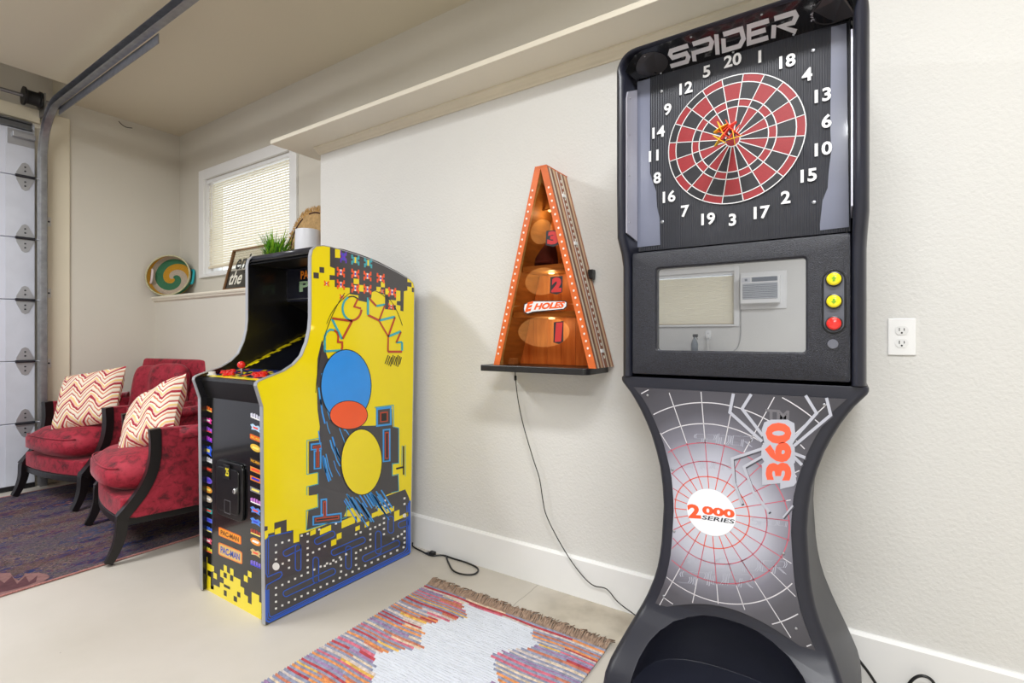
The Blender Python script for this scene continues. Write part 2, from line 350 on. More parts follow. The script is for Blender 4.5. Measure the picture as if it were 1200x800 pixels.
# ================================================================== ARCADE CABINET
def arcade():
    XA, XB = -1.89, -2.40
    e = thing('arcade_cabinet', 'yellow and black upright arcade cabinet with maze side art and red joystick', 'arcade cabinet', ((XA+XB)/2, 1.52, 0))
    m_y = M('yellow_side_print', (246, 224, 8), .28, coat=.6, var=(2, .02)); m_ch = M('charcoal_print', (66, 64, 68), .28, coat=.6, var=(2, .03))
    m_blue = M('blue_print', (30, 92, 205), .3, coat=.5); m_sky = M('sky_blue_print', (62, 160, 236), .3, coat=.5); m_teal = M('teal_print', (60, 175, 190), .3, coat=.5)
    m_or = M('orange_print', (250, 92, 36), .3, coat=.5); m_rd = M('rust_red_print', (190, 70, 40), .3, coat=.5); m_wh = M('white_print', (240, 238, 236), .3, coat=.5)
    m_ink = M('black_ink_print', (26, 26, 28), .3, coat=.5); m_pur = M('purple_print', (104, 60, 200), .3, coat=.5); m_navy = M('navy_print', (24, 44, 130), .3, coat=.5)
    m_mold = M('silver_edge_strip', (176, 178, 184), .3, .4)
    px = [(311,733),(308.3,476),(301,452),(301.5,449),(304,446.8),(309,444.5),(333,435),(345,427),(354,417),(360.4,401),(363.8,385.5),(364.9,372),(364.9,300),(366.5,293),(371,288.6),(379,288),(388,289.7),(408,295.3),(430,302.8),(448,310.6),(464,318.6),(480,327.6),(484,331.5),(485.4,337),(484.4,430),(480.9,647)]
    prof = [(pX(x, y, XA).y, max(.006, pX(x, y, XA).z)) for x, y in px]
    prof[0] = (prof[0][0], .006); prof[-1] = (prof[-1][0], .006)
    sideR = MB().prism(prof, 'x', XA-.018, XA).build('side_panel', [m_y], e)
    m_inner = M('cabinet_inner_black', (14, 14, 20), .25, coat=.3)
    sideL = MB().prism(prof, 'x', XB, XB+.018).build('side_panel', m_inner, e)
    for xo in (XA-.009, XB+.009):
        mb = MB(); n = len(prof); Lr = []
        cy = sum(p[0] for p in prof)/n; cz = sum(p[1] for p in prof)/n
        for i in range(n):
            a = Vector(prof[i-1]) if i else Vector(prof[0]) - Vector((0, -.1)) ; b = Vector(prof[i]); c = Vector(prof[(i+1) % n]) if i < n-1 else b+Vector((0, -.1))
            if i == 0: a = b+Vector((0,-.1))
            t = ((b-a).normalized()+(c-b).normalized()).normalized(); nn = Vector((-t.y, t.x))
            Lr.append((b, nn))
        rings = [[(xo-.0105, b.x, b.y), (xo-.0105, b.x+nn.x*.003, b.y+nn.y*.003), (xo+.0105, b.x+nn.x*.003, b.y+nn.y*.003), (xo+.0105, b.x, b.y), (xo, b.x-nn.x*.004, b.y-nn.y*.004)] for b, nn in Lr]
        mb.loft(rings).build('edge_strip', m_mold, e)
    xi, xo = XB+.018, XA-.018
    # body panels
    MB().box(xi, xo, 1.128, 1.15, .03, .865).build('front_panel', M('front_panel_black', (9, 9, 11), .16, coat=.4), e)
    MB().box(xi, xo, 1.15, 1.19, .004, .03).build('plinth', m_black, e)
    MB().prism([(1.128,.862),(1.104,.94),(1.110,.952),(1.122,.955),(1.15,.955),(1.15,.862)], 'x', xi, xo).build('control_box', M('control_box_black', (12,12,14), .35), e)
    deck = MB().prism([(1.115,.951),(1.28,.985),(1.28,.965),(1.115,.935)], 'x', xi, xo).build('control_deck', M('deck_print', (30, 34, 52), .3, coat=.4, var=(30, .3)), e)
    MB().prism([(1.28,.985),(1.78,1.225),(1.78,1.20),(1.28,.96)], 'x', xi, xo).build('monitor_glass', M('monitor_glass', (8, 10, 18), .08, coat=.6), e)
    MB().prism([(1.78,1.20),(1.535,1.30),(1.525,1.315),(1.55,1.32),(1.80,1.22)], 'x', xi, xo).build('speaker_panel', m_black, e)
    mq = MB().box(xi, xo, 1.515, 1.535, 1.31, 1.475).build('marquee', M('marquee_film', (26, 28, 44), .12, coat=.6), e)
    MB().box(xi, xo, 1.34, 1.53, 1.478, 1.498).build('hood', m_black, e)
    roof = [p for p in prof if p[1] > 1.40]
    roof = [(1.335, 1.50)]+[(y, z-.012) for y, z in prof[13:22]]
    MB().prism(roof+[(y, z-.012) for y, z in reversed(roof[1:])]+[(1.34, 1.488)], 'x', xi, xo).build('roof', m_black, e)
    MB().box(xi, xo, 1.90, 1.915, .03, 1.41).build('back_panel', m_black, e)
    MB().tube([(xi, 1.343, 1.508), (xo, 1.343, 1.508)], .014, 10).build('hood_lip', M('hood_lip', (34,34,44), .3), e, smooth=True)
    # marquee lettering
    mf = lambda x, y: tuple(pY(x, y, 1.515) - Vector((0, .0012, 0)))
    mb = MB(); text_fit(mb, 'PAC', ((352.5,327.5),(367,325.5),(352.5,317.5)), mf, 0, offset=.04); mb.build('lettering', M('marquee_orange', (250,140,30), .4), mq)
    mb = MB(); text_fit(mb, 'PI', ((351,342),(367,340),(351,330)), mf, 0, offset=.04); mb.build('lettering', M('marquee_green', (170,205,170), .4), mq)
    mb = MB(); mb.ribbon([(336,318),(336,351),(366,349)], .8, mf); mb.build('marquee_frame', m_steel, mq)
    # ---- deck art
    def dk(x, y, h=.0015):          # point of the deck plane under a pixel
        n = Vector((0, -.034, .165)).normalized(); p0 = Vector((0, 1.115, .951)); r = ray(x, y); return CAMP+r*((p0-CAMP).dot(n)/r.dot(n))+n*h
    mb = MB()
    cols = [m_y, m_y, m_y, m_navy, m_or, m_ink, m_y]
    rnd = random.Random(3); nx, ny = 26, 9
    for i in range(nx):
        for j in range(ny):
            pr = rnd.random()
            if j < 2: c = 0
            elif pr < .38-.03*j: c = 0
            elif pr < .5: c = 3
            elif pr < .58: c = 4
            else: continue
            x0 = xi+(xo-xi)*i/nx; x1 = xi+(xo-xi)*(i+1)/nx; t0 = j/ny*.92+.03; t1 = t0+.92/ny
            P = lambda x, t: (x, 1.115+.165*t, .951+.034*t+.0008)
            mb.add([P(x0,t0),P(x1,t0),P(x1,t1),P(x0,t1)], [(0,1,2,3)], c)
    mb.build('pixel_print', cols, deck)
    mb = MB()                       # monitor bezel stepped yellow print
    for xa, s in ((xi, 1), (xo, -1)):
        mb = MB()
        for i in range(26):
            t = i/26
            w0 = .012+.012*((i*7) % 3); y = 1.285+.48*t; z = .9874+.24*.96*t+.0006
            mb.add([(xa+s*(.004 if i % 4 else .02), y, z), (xa+s*(.02+w0), y, z), (xa+s*(.02+w0), y+.0185, z+.0089), (xa+s*(.004 if i % 4 else .02), y+.0185, z+.0089)], [(0,1,2,3)])
        mb.build('bezel_print', m_y, e)
    m_btn = M('red_button', (214, 32, 28), .25, coat=.5); m_wbtn = M('white_button', (236, 236, 236), .3)
    def button(p, r, m, h=.012):
        mb = MB(); mb.lathe([(r*1.25, 0), (r*1.25, .004), (r, .005), (r, h), (r*.6, h+.002), (0.0005, h+.002)], 14, Matrix.Translation(p), caps=True); mb.build('button', m, e, smooth=True, auto=40)
    for x, y in ((262,437.5),(268,437),(273,436),(265,440),(271,439.5),(299,440),(305,439.5),(310,439),(302,442),(308,441.5)): button(dk(x, y, .001), .012, m_btn)
    for x, y in ((247,439.5),(265,434)): button(dk(x, y, .001), .02, m_wbtn, .016)
    p = dk(283.5, 439, .0); j = MB(); j.tube([p, p+Vector((-.004, .0, .035))], .005, 8); js = j.build('joystick', m_steel, e, smooth=True)
    q = p+Vector((-.005, 0, .043)); bl = MB(); bl.loft([[q+r for r in ring] for ring in superell(.0165, .0165, .0165, 2, 2, 2, 16, 10)]); bl.build('ball_top', m_btn, js, smooth=True)
    # ---- side art, drawn on the panel plane
    L = [0]
    LO = [0.0]
    def A(x, y): v = pX(x, y, XA); return (XA+.0004*(1+L[0]+LO[0]), v.y, v.z)
    def sc(ox, oy, k): return lambda x, y: A(ox+x/k, oy+y/k)
    # dark block and sprites at the top
    T = sc(360, 280, 6.67); mb = MB(); L[0] = 0
    mb.ngon([T(*p) for p in [(178,64),(280,78),(380,108),(470,140),(560,178),(700,250),(783,300),(783,335),(815,340),(815,375),(783,370),(783,402),(755,408),(752,565),(728,560),(728,520),(700,515),(700,485),(728,485),(728,405),(695,400),(692,555),(608,548),(608,435),(575,425),(545,400),(505,415),(500,460),(470,495),(400,480),(400,440),(332,430),(332,380),(215,375),(215,320),(175,320),(175,280),(215,285),(215,230),(178,215)]], 1)
    L[0] = 1
    def quad(Tf, x0, y0, x1, y1, mi, sl=.0): mb.ngon([Tf(x0,y0), Tf(x1,y0+(x1-x0)*sl), Tf(x1,y1+(x1-x0)*sl), Tf(x0,y1)], mi)
    for r in ((217,77,258,145,0),(362,308,405,350,0),(400,357,440,408,0),(575,335,606,375,0),(610,385,640,432,0),(638,474,697,512,0),(540,372,575,408,0),(783,318,800,336,0),(48,260,90,305,1),(95,218,132,262,1),(817,378,833,414,1),(170,228,213,280,0)): quad(T, *r, sl=.1)
    def bug(cx, cy, w, h, c1, c2, c3):
        L[0] = 2
        pat = ["10001", "11211", "01310", "11211", "10001"]
        for r, row in enumerate(pat):
            for k, ch in enumerate(row):
                if ch != '0':
                    x0 = cx-w/2+w*k/5; y0 = cy-h/2+h*r/5+w*.03*k; quad(T, x0, y0, x0+w/5, y0+h/5, {'1': c1, '2': c2, '3': c3}[ch], .1)
    for cx, cy in ((262,255),(262,352),(375,268),(375,380),(470,285),(470,388),(573,302),(663,412)): bug(cx, cy, 62, 74, 3, 4, 5)
    for cx, cy, w in ((150,345,40),(270,448,34),(585,405,30),(655,525,44)): bug(cx, cy, w, w*1.1, 3, 4, 6)
    for cx, cy in ((375,160),(475,182)): bug(cx, cy, 64, 76, 7, 0, 0)
    bug(282, 135, 50, 96, 8, 5, 8)
    mb.build('pixel_print', [m_y, m_ch, m_navy, m_or, m_wh, m_blue, m_ink, m_teal, m_pur], sideR)
    # arched lettering
    LO[0] = 3.6
    T = sc(340, 290, 4.706); mb = MB(); L[0] = 0
    def st(path, w, mi, closed=False): mb.ribbon([(340+x/4.706, 290+y/4.706) for x, y in path], w*1.25/4.706, A, mi, closed)
    st([(190,572),(190,490),(200,466),(220,452),(242,455)], 9, 1); st([(188,572),(282,566)], 9, 1); st([(242,455),(258,468),(264,488),(262,520),(286,522),(286,550),(282,562)], 9, 0)
    st([(230,390),(340,405)], 10, 0); st([(230,394),(285,505)], 10, 1); st([(340,405),(288,503)], 10, 0)
    st(ell(340,335,52,66,14,1.7,4.3), 9, 1); st(ell(340,335,52,66,14,4.3,5.4), 5, 2); st(ell(340,335,52,66,14,.1,1.7), 9, 0); st([(372,283),(352,325),(390,336)], 8, 0)
    st([(428,275),(428,372)], 10, 1); st([(428,372),(490,402)], 10, 0); st([(432,276),(474,322)], 8, 0); st([(474,322),(522,314)], 9, 1); st([(522,316),(490,400)], 7, 0)
    st([(490,402),(577,381)], 10, 1); st([(577,384),(540,490)], 8, 0); st([(490,404),(540,490)], 7, 0)
    st([(540,490),(610,462)], 10, 1); st([(610,464),(584,524)], 8, 0); st([(584,524),(616,520)], 8, 1); st([(616,522),(616,568)], 9, 1); st([(616,574),(538,574)], 10, 0); st([(540,490),(538,574)], 7, 0)
    for k in range(9): st([(540+k*9, 592+k % 3*6), (522+k*10, 640+(k*5) % 18)], 4, 2)
    st(bez((140,800),(150,640),(180,420),(300,250)), 3, 2); st(bez((200,420),(225,350),(260,300),(330,250)), 2.5, 2); st(bez((520,262),(560,290),(590,340),(618,430)), 2.5, 2); st(bez((470,240),(500,250),(520,265),(545,300)), 2.5, 2)
    mb.build('lettering', [m_rd, m_teal, m_ink], sideR)
    LO[0] = 1.35
    # streaks, plain colour fields in the middle, maze blocks
    mb = MB(); L[0] = 0
    P5 = lambda x, y: A(355+x/5.71, 500+y/5.71)
    mb.ngon([P5(*p) for p in [(38,98),(105,88),(112,0),(540,-10),(540,-120),(595,-120),(600,0),(638,10),(640,240),(600,250),(600,330),(638,320),(640,425),(560,455),(500,520),(445,600),(400,590),(330,540),(290,560),(270,605),(25,690),(35,560),(100,540),(100,450),(38,460),(38,400),(100,385),(100,305),(38,315)]], 0)
    L[0] = .5
    mb.ngon([A(*p) for p in [(377,398),(372,420),(371,448),(372,480),(376,510),(384,540),(400,575),(420,600),(432,606),(438,596),(430,570),(424,520),(410,470),(398,430),(396,424),(392,418),(384,420)]], 0)
    L[0] = 1
    rr = random.Random(5)
    for k in range(26):
        t = rr.random(); a = Vector((373+t*26, 430+rr.random()*110)); q = .1+t*.25
        ln = 14+rr.random()*24; mb.ribbon([a, a+Vector((ln*q*.6, ln*.55)), a+Vector((ln*q*1.5, ln))], .9+rr.random()*1.0, A, 1+(k % 3 == 0))
    for k in range(30):
        a = Vector((403+k*1.5, 578+rr.random()*14-(k > 14)*10)); ln = 10+rr.random()*18; mb.ribbon([a, a+Vector((ln*.62, ln))], .8+rr.random(), A, 1+(k % 4 == 0))
    def block(rects, core):
        for q in rects: L[0] = 2; quad(P5, *q, mi=1, sl=-.12)
        for q in rects: L[0] = 3; quad(P5, q[0]+10, q[1]+9, q[2]-10, q[3]-9, 0, -.12)
        for q in core: L[0] = 4; quad(P5, *q, mi=3, sl=-.12)
        for q in core: L[0] = 5; quad(P5, q[0]+7, q[1]+7, q[2]-7, q[3]-7, 4, -.12)
    block([(50,112,122,158),(70,158,122,285)], [(66,128,118,146),(88,146,106,270)])
    block([(116,482,160,590),(62,596,258,660)], [(134,498,154,600),(80,610,240,634)])
    block([(532,16,584,236)], [(546,36,574,214)])
    L[0] = 2; quad(P5, 488, -128, 592, 0, 1, -.12); L[0] = 3; quad(P5, 500, -114, 580, -14, 0, -.12); L[0] = 4; quad(P5, 514, -98, 566, -30, 3, -.12); L[0] = 5; quad(P5, 522, -90, 558, -38, 4, -.12)
    L[0] = 2
    def ln(path, w=5, mi=5): mb.ribbon([(355+x/5.71, 500+y/5.71) for x, y in path], w/5.71, A, mi)
    ln([(105,76),(25,92),(25,318),(96,304)]); ln([(100,306),(100,382),(25,400),(25,456)]); ln([(98,446),(100,536),(22,560),(22,690),(290,604)]); ln([(478,-130),(604,-146),(606,0),(640,8)]); ln([(640,8),(640,242),(596,246),(596,326),(636,316),(640,428),(590,440)]); ln([(290,602),(292,536),(318,528)])
    ln([(672,128),(672,320)], 10, 4); ln([(672,268),(622,280)], 12, 4); ln([(662,124),(660,258)], 3); ln([(684,120),(684,330)], 3)
    # plain stand-in shapes of the print's colours
    L[0] = 6; mb.ngon([A(*p) for p in ell(405,452,30,43,40)], 4); L[0] = 7; mb.ngon([A(*p) for p in ell(405,452,29,42,40)], 2)
    L[0] = 8; mb.ngon([A(*p) for p in ell(408,486,22.5,17,36)], 4); L[0] = 9; mb.ngon([A(*p) for p in ell(408,486,21.7,16.2,36)], 6)
    L[0] = 8; mb.ngon([A(*p) for p in ell(423,541,24.5,39,40)], 4); L[0] = 9; mb.ngon([A(*p) for p in ell(423,541,23.5,38,40)], 7)
    mb.build('maze_print', [m_ch, m_sky, M('bright_blue_print', (50, 150, 240), .3, coat=.5), m_rd, m_ink, m_teal, m_or, m_y], sideR)
    # lower maze with dots
    LO[0] = .17
    mb = MB(); L[0] = 0; k = 4.574; P6 = lambda x, y: A(300+x/k, 560+y/k)
    top = [(46,258),(62,258),(62,300),(98,290),(98,240),(164,222),(164,285),(200,278),(200,348),(232,340),(232,300),(270,290),(400,240),(470,205),(560,205),(610,190),(655,150),(690,100),(800,60),(822,110),(828,380)]
    mb.ngon([P6(*p) for p in top+[(824,408),(812,420),(60,786),(50,786),(50,770)]], 0)
    L[0] = 1
    def qd(x0, y0, x1, y1, mi): mb.ngon([P6(x0,y0), P6(x1,y0-(x1-x0)*.42), P6(x1,y1-(x1-x0)*.42), P6(x0,y1)], mi)
    for q in ((46,285,64,330),(100,275,132,308),(342,275,372,305),(372,262,402,292),(290,285,320,310),(432,300,458,332),(402,335,430,366),(458,230,530,270),(532,262,556,285),(582,240,606,265),(540,190,560,240),(620,190,652,215),(652,160,690,205),(690,170,740,195),(740,215,800,232),(740,180,768,215),(795,190,818,212),(600,165,626,182)): qd(*q, mi=1)
    def bl(path, w=5, mi=2, closed=False): mb.ribbon([(300+x/k, 560+y/k) for x, y in path], w/k, A, mi, closed)
    for d in (0, 13, 26): bl([(824-d*.6, 120+d), (824-d*.6, 395-d*.9), (806-d*.5, 408-d*.5), (70+d*.5, 770-d*1.0), (56+d*.6, 764-d), (52+d*.6, 740-d), (52+d*.6, 600-d*.2)], 5 if d else 9)
    bl([(52,600),(58,572),(128,534),(140,516),(134,502),(120,504),(62,530),(54,510),(54,330),(70,312),(190,286)], 5); bl([(66,320),(66,516)], 4)
    def pill(ax, ay, bx, by, r=15):
        d = Vector((bx-ax, by-ay)); a = math.atan2(d.y, d.x); P = ell(ax, ay, r, r*1.1, 8, a+pi/2, a+1.5*pi)+ell(bx, by, r, r*1.1, 8, a-pi/2, a+pi/2); bl(P, 4.5, 2, True)
    for q in ((160,402,225,370),(225,372,225,480),(328,338,408,300),(418,398,570,332),(495,380,495,470),(585,430,755,350),(655,300,655,390),(722,220,722,278),(160,618,410,500),(320,440,320,545),(776,250,803,240)): pill(*q)
    L[0] = 2
    def dot(x, y, r=5.5): mb.ngon([P6(x+a, y+b) for a, b in ((-r,-r*.7),(r,-r*1.2),(r,r*.8),(-r,r*1.2))], 3)
    for i in range(21): dot(106+i*34.2, 698-i*16.4)
    for i in range(12): dot(106+i*34.2, 588-i*16.4)
    for y in (625,662,398,435): dot(106, y)
    for q in ((106,358),(140,345),(176,333),(276,298),(276,340),(276,375),(276,410),(276,440),(276,478),(176,440),(176,480),(142,458),(244,308),(338,275),(305,398),(338,380),(368,365),(368,470),(398,458),(428,448),(455,435),(455,468),(455,500),(535,400),(535,430),(535,465),(560,385),(588,375),(612,365),(535,300),(560,290),(612,272),(638,262),(662,250),(685,240),(685,272),(685,300),(685,215),(612,300),(612,330),(735,325),(760,312),(780,300),(795,285),(795,320),(795,345),(428,243),(690,120),(690,148),(795,108),(795,138),(712,140)): dot(*q)
    mb.ngon([P6(*p) for p in ell(106,473,19,21,20)], 3); mb.ngon([P6(*p) for p in ell(795,200,9,11,14)], 3)
    mb.build('dotted_maze_print', [m_ch, m_y, m_blue, m_wh], sideR)
    # ---- front panel art
    YF = 1.128; L[0] = 0
    fp = [o for o in e.children if o.name.startswith('front_panel')][0]
    def B(x, y): v = pY(x, y, YF); return (v.x, YF-.0004*(1+L[0]), v.z)
    mb = MB(); Q = lambda x, y: B(225+x/8, 640+y/8)
    mb.ngon([Q(*p) for p in [(92,412),(92,15),(115,25),(115,85),(145,100),(145,155),(208,188),(208,235),(178,235),(145,218),(145,268),(176,290),(176,398),(205,405),(205,358),(262,385),(262,335),(298,350),(298,300),(265,282),(265,215),(298,232),(298,170),(328,185),(328,240),(358,260),(358,200),(390,215),(390,280),(455,312),(455,372),(490,392),(490,448),(525,470),(525,525),(560,545),(560,425),(630,460),(630,520),(652,530),(652,728)]], 0)
    L[0] = 1
    for q in ((120,255,144,312),(298,240,327,300),(358,262,388,330),(300,350,358,405),(300,405,327,470),(425,420,455,482),(392,460,424,524)): mb.ngon([Q(q[0],q[1]), Q(q[2],q[1]+(q[2]-q[0])*.5), Q(q[2],q[3]), Q(q[0],q[3]-(q[2]-q[0])*.5)], 1)
    for q in ((202,240,235,310),(525,225,560,297),(488,265,524,340)): mb.ngon([Q(q[0],q[1]), Q(q[2],q[1]+(q[2]-q[0])*.5), Q(q[2],q[3]), Q(q[0],q[3]-(q[2]-q[0])*.5)], 0)
    mb.build('pixel_print', [m_y, M('front_print_black', (40,38,40), .3)], fp)
    # small logo prints in two columns
    lc = [(240,110,40),(230,60,160),(170,90,230),(200,70,220),(40,90,230),(225,225,235),(120,60,40),(120,90,210),(230,150,40),(205,190,170),(40,160,160),(90,110,220),(60,110,240),(230,90,120),(230,220,60)]
    rc = [(225,225,245),(190,225,255),(240,120,20),(235,190,60),(250,170,20),(235,150,60),(240,130,30),(130,130,140),(200,120,210),(90,140,235),(80,140,240),(170,50,30),(240,150,40),(220,190,130),(130,110,220)]
    def mk(c): return M('logo_%d_%d_%d' % c, c, .35)
    def logo(x, y, w, h, c, c2, kind, sl):
        nonlocal mb
        mb = MB(); L[0] = 0; f = lambda u, v: B(x+u*w/2, y+u*w/2*sl+v*h/2)
        if kind == 0: mb.ngon([f(*p) for p in ell(0,0,1,1,14)], 0); L[0] = 1; mb.ribbon([(x-w*.3, y-w*.3*sl), (x+w*.3, y+w*.3*sl)], h*.3, B, 1)
        elif kind == 1:
            for a, b in ((-.95,-.55),(-.45,-.05),(.05,.4),(.5,.95)): mb.ngon([f(a,-.7+abs(a)*.3), f(b,-.9+abs(b)*.3), f(b,.8), f(a,.6)], 0)
            L[0] = 1; mb.ribbon([(x-w*.45, y-w*.45*sl+h*.25), (x+w*.45, y+w*.45*sl+h*.25)], h*.16, B, 1)
        elif kind == 2: mb.ngon([f(*p) for p in [(-1,-.3),(-.5,-.9),(0,-.5),(.5,-.9),(1,-.4),(.7,.3),(.9,.9),(0,.6),(-.8,.9),(-.7,.2)]], 0); L[0] = 1; mb.ngon([f(*p) for p in [(-.5,-.2),(.5,-.2),(.4,.3),(-.4,.3)]], 1)
        else: mb.ngon([f(*p) for p in [(-1,-.6),(1,-.6),(1,.7),(-1,.7)]], 0); L[0] = 1; mb.ribbon([(x-w*.36, y-w*.36*sl), (x+w*.36, y+w*.36*sl)], h*.28, B, 1)
        mb.build('logo_print', [mk(c), mk(c2)], fp)
    w2 = [(255,235,120),(255,255,255),(255,80,60),(60,60,220)]
    for i, c in enumerate(lc): logo(243.8+.2*(i > 4), 479.5+i*11.75+(i*5 % 3-1)*.8, 9.5, 7.5 if i != 4 else 14, c, w2[i % 4], (1,2,1,1,2,1,3,0,0,0,3,3,1,2,1)[i], .42)
    for i, c in enumerate(rc):
        if i in (2, 4): continue
        logo(299.6, 489+i*12.2+(i*7 % 3-1)*.8, 12.5, 8.5, c, w2[(i+1) % 4], (1,2,3,0,1,3,3,3,1,2,2,1,0,2,1)[i], .42)
    def sign(x, y, w, h, sl, txt, c, c2, ct):
        mb = MB(); L[0] = 0; f = lambda u, v: B(x+u*w/2, y+u*w/2*sl+v*h/2)
        mb.ngon([f(*p) for p in rrect(-1,1,-1,1,.22,3)], 0); L[0] = 1; mb.ngon([f(*p) for p in rrect(-.93,.93,-.82,.82,.2,3)], 1); L[0] = 2
        text_fit(mb, txt, ((x-w*.40, y-w*.40*sl+h*.27), (x+w*.40, y+w*.40*sl+h*.27), (x-w*.40, y-w*.40*sl-h*.27)), B, 2, offset=.03)
        mb.build('logo_print', [mk(c), mk(c2), mk(ct)], fp)
    sign(300, 513.5, 14, 6, .42, 'PAC-MAN', (240,120,20), (230,70,20), (250,215,60))
    sign(299.5, 541, 13, 6, .42, 'PAC-MAN', (60,40,20), (30,26,26), (250,180,40))
    sign(269.5, 627.5, 26.5, 10.5, .42, 'PAC-MAN', (240,110,30), (250,160,40), (120,60,10))
    sign(270, 648, 28, 15, .42, 'PAC-MAN', (240,130,50), (230,190,110), (40,80,190))
    # coin door
    cdm = M('coin_door_black', (13,13,15), .3, bump=(300,.1,.001))
    def plate(x0, z0, x1, z1, th, r, name, m, par, y0):
        mb = MB(); mb.prism(rrect(x0, x1, z0, z1, r), 'y', y0-th, y0); return mb.build(name, m, par, bevel=.003, seg=2)
    a = pY(256.5, 538, YF); b = pY(287.5, 612, YF)
    fr = plate(a.x, b.z, b.x, a.z+.005, .012, .03, 'coin_door', cdm, e, YF)
    plate(a.x+.022, b.z+.025, b.x-.022, a.z-.02, .006, .02, 'door_leaf', cdm, fr, YF-.012)
    yq = YF-.018
    c = pY(265.5, 553, yq); plate(c.x-.02, c.z-.028, c.x+.028, c.z+.032, .004, .004, 'coin_slot', M('slot_dark', (28,28,30), .3), fr, yq)
    mb = MB(); vv = lambda x, y: tuple(pY(x, y, yq-.0045)); text_fit(mb, '25', ((264,557),(268,558.5),(264,547.5)), vv, 0, offset=.03); mb.build('lettering', M('slot_yellow', (205,190,40), .4, emit=.4), fr)
    c = pY(276.5, 575, yq); MB().lathe([(.011,0),(.011,.008),(.008,.011),(.0005,.011)], 14, Matrix.Translation(c) @ Matrix.Rotation(pi/2, 4, 'X'), caps=True).build('lock', M('lock_chrome', (205,205,205), .2, .9), fr, smooth=True, auto=40)
    c = pY(266.5, 594.5, yq); mb = MB(); mb.ribbon([(c.x-.022,c.z-.024),(c.x+.024,c.z-.024),(c.x+.024,c.z+.03),(c.x-.022,c.z+.03)], .003, lambda u, v: (u, yq-.0008, v), 0, True); mb.build('coin_return', m_steel, fr)
    return e
arcade()

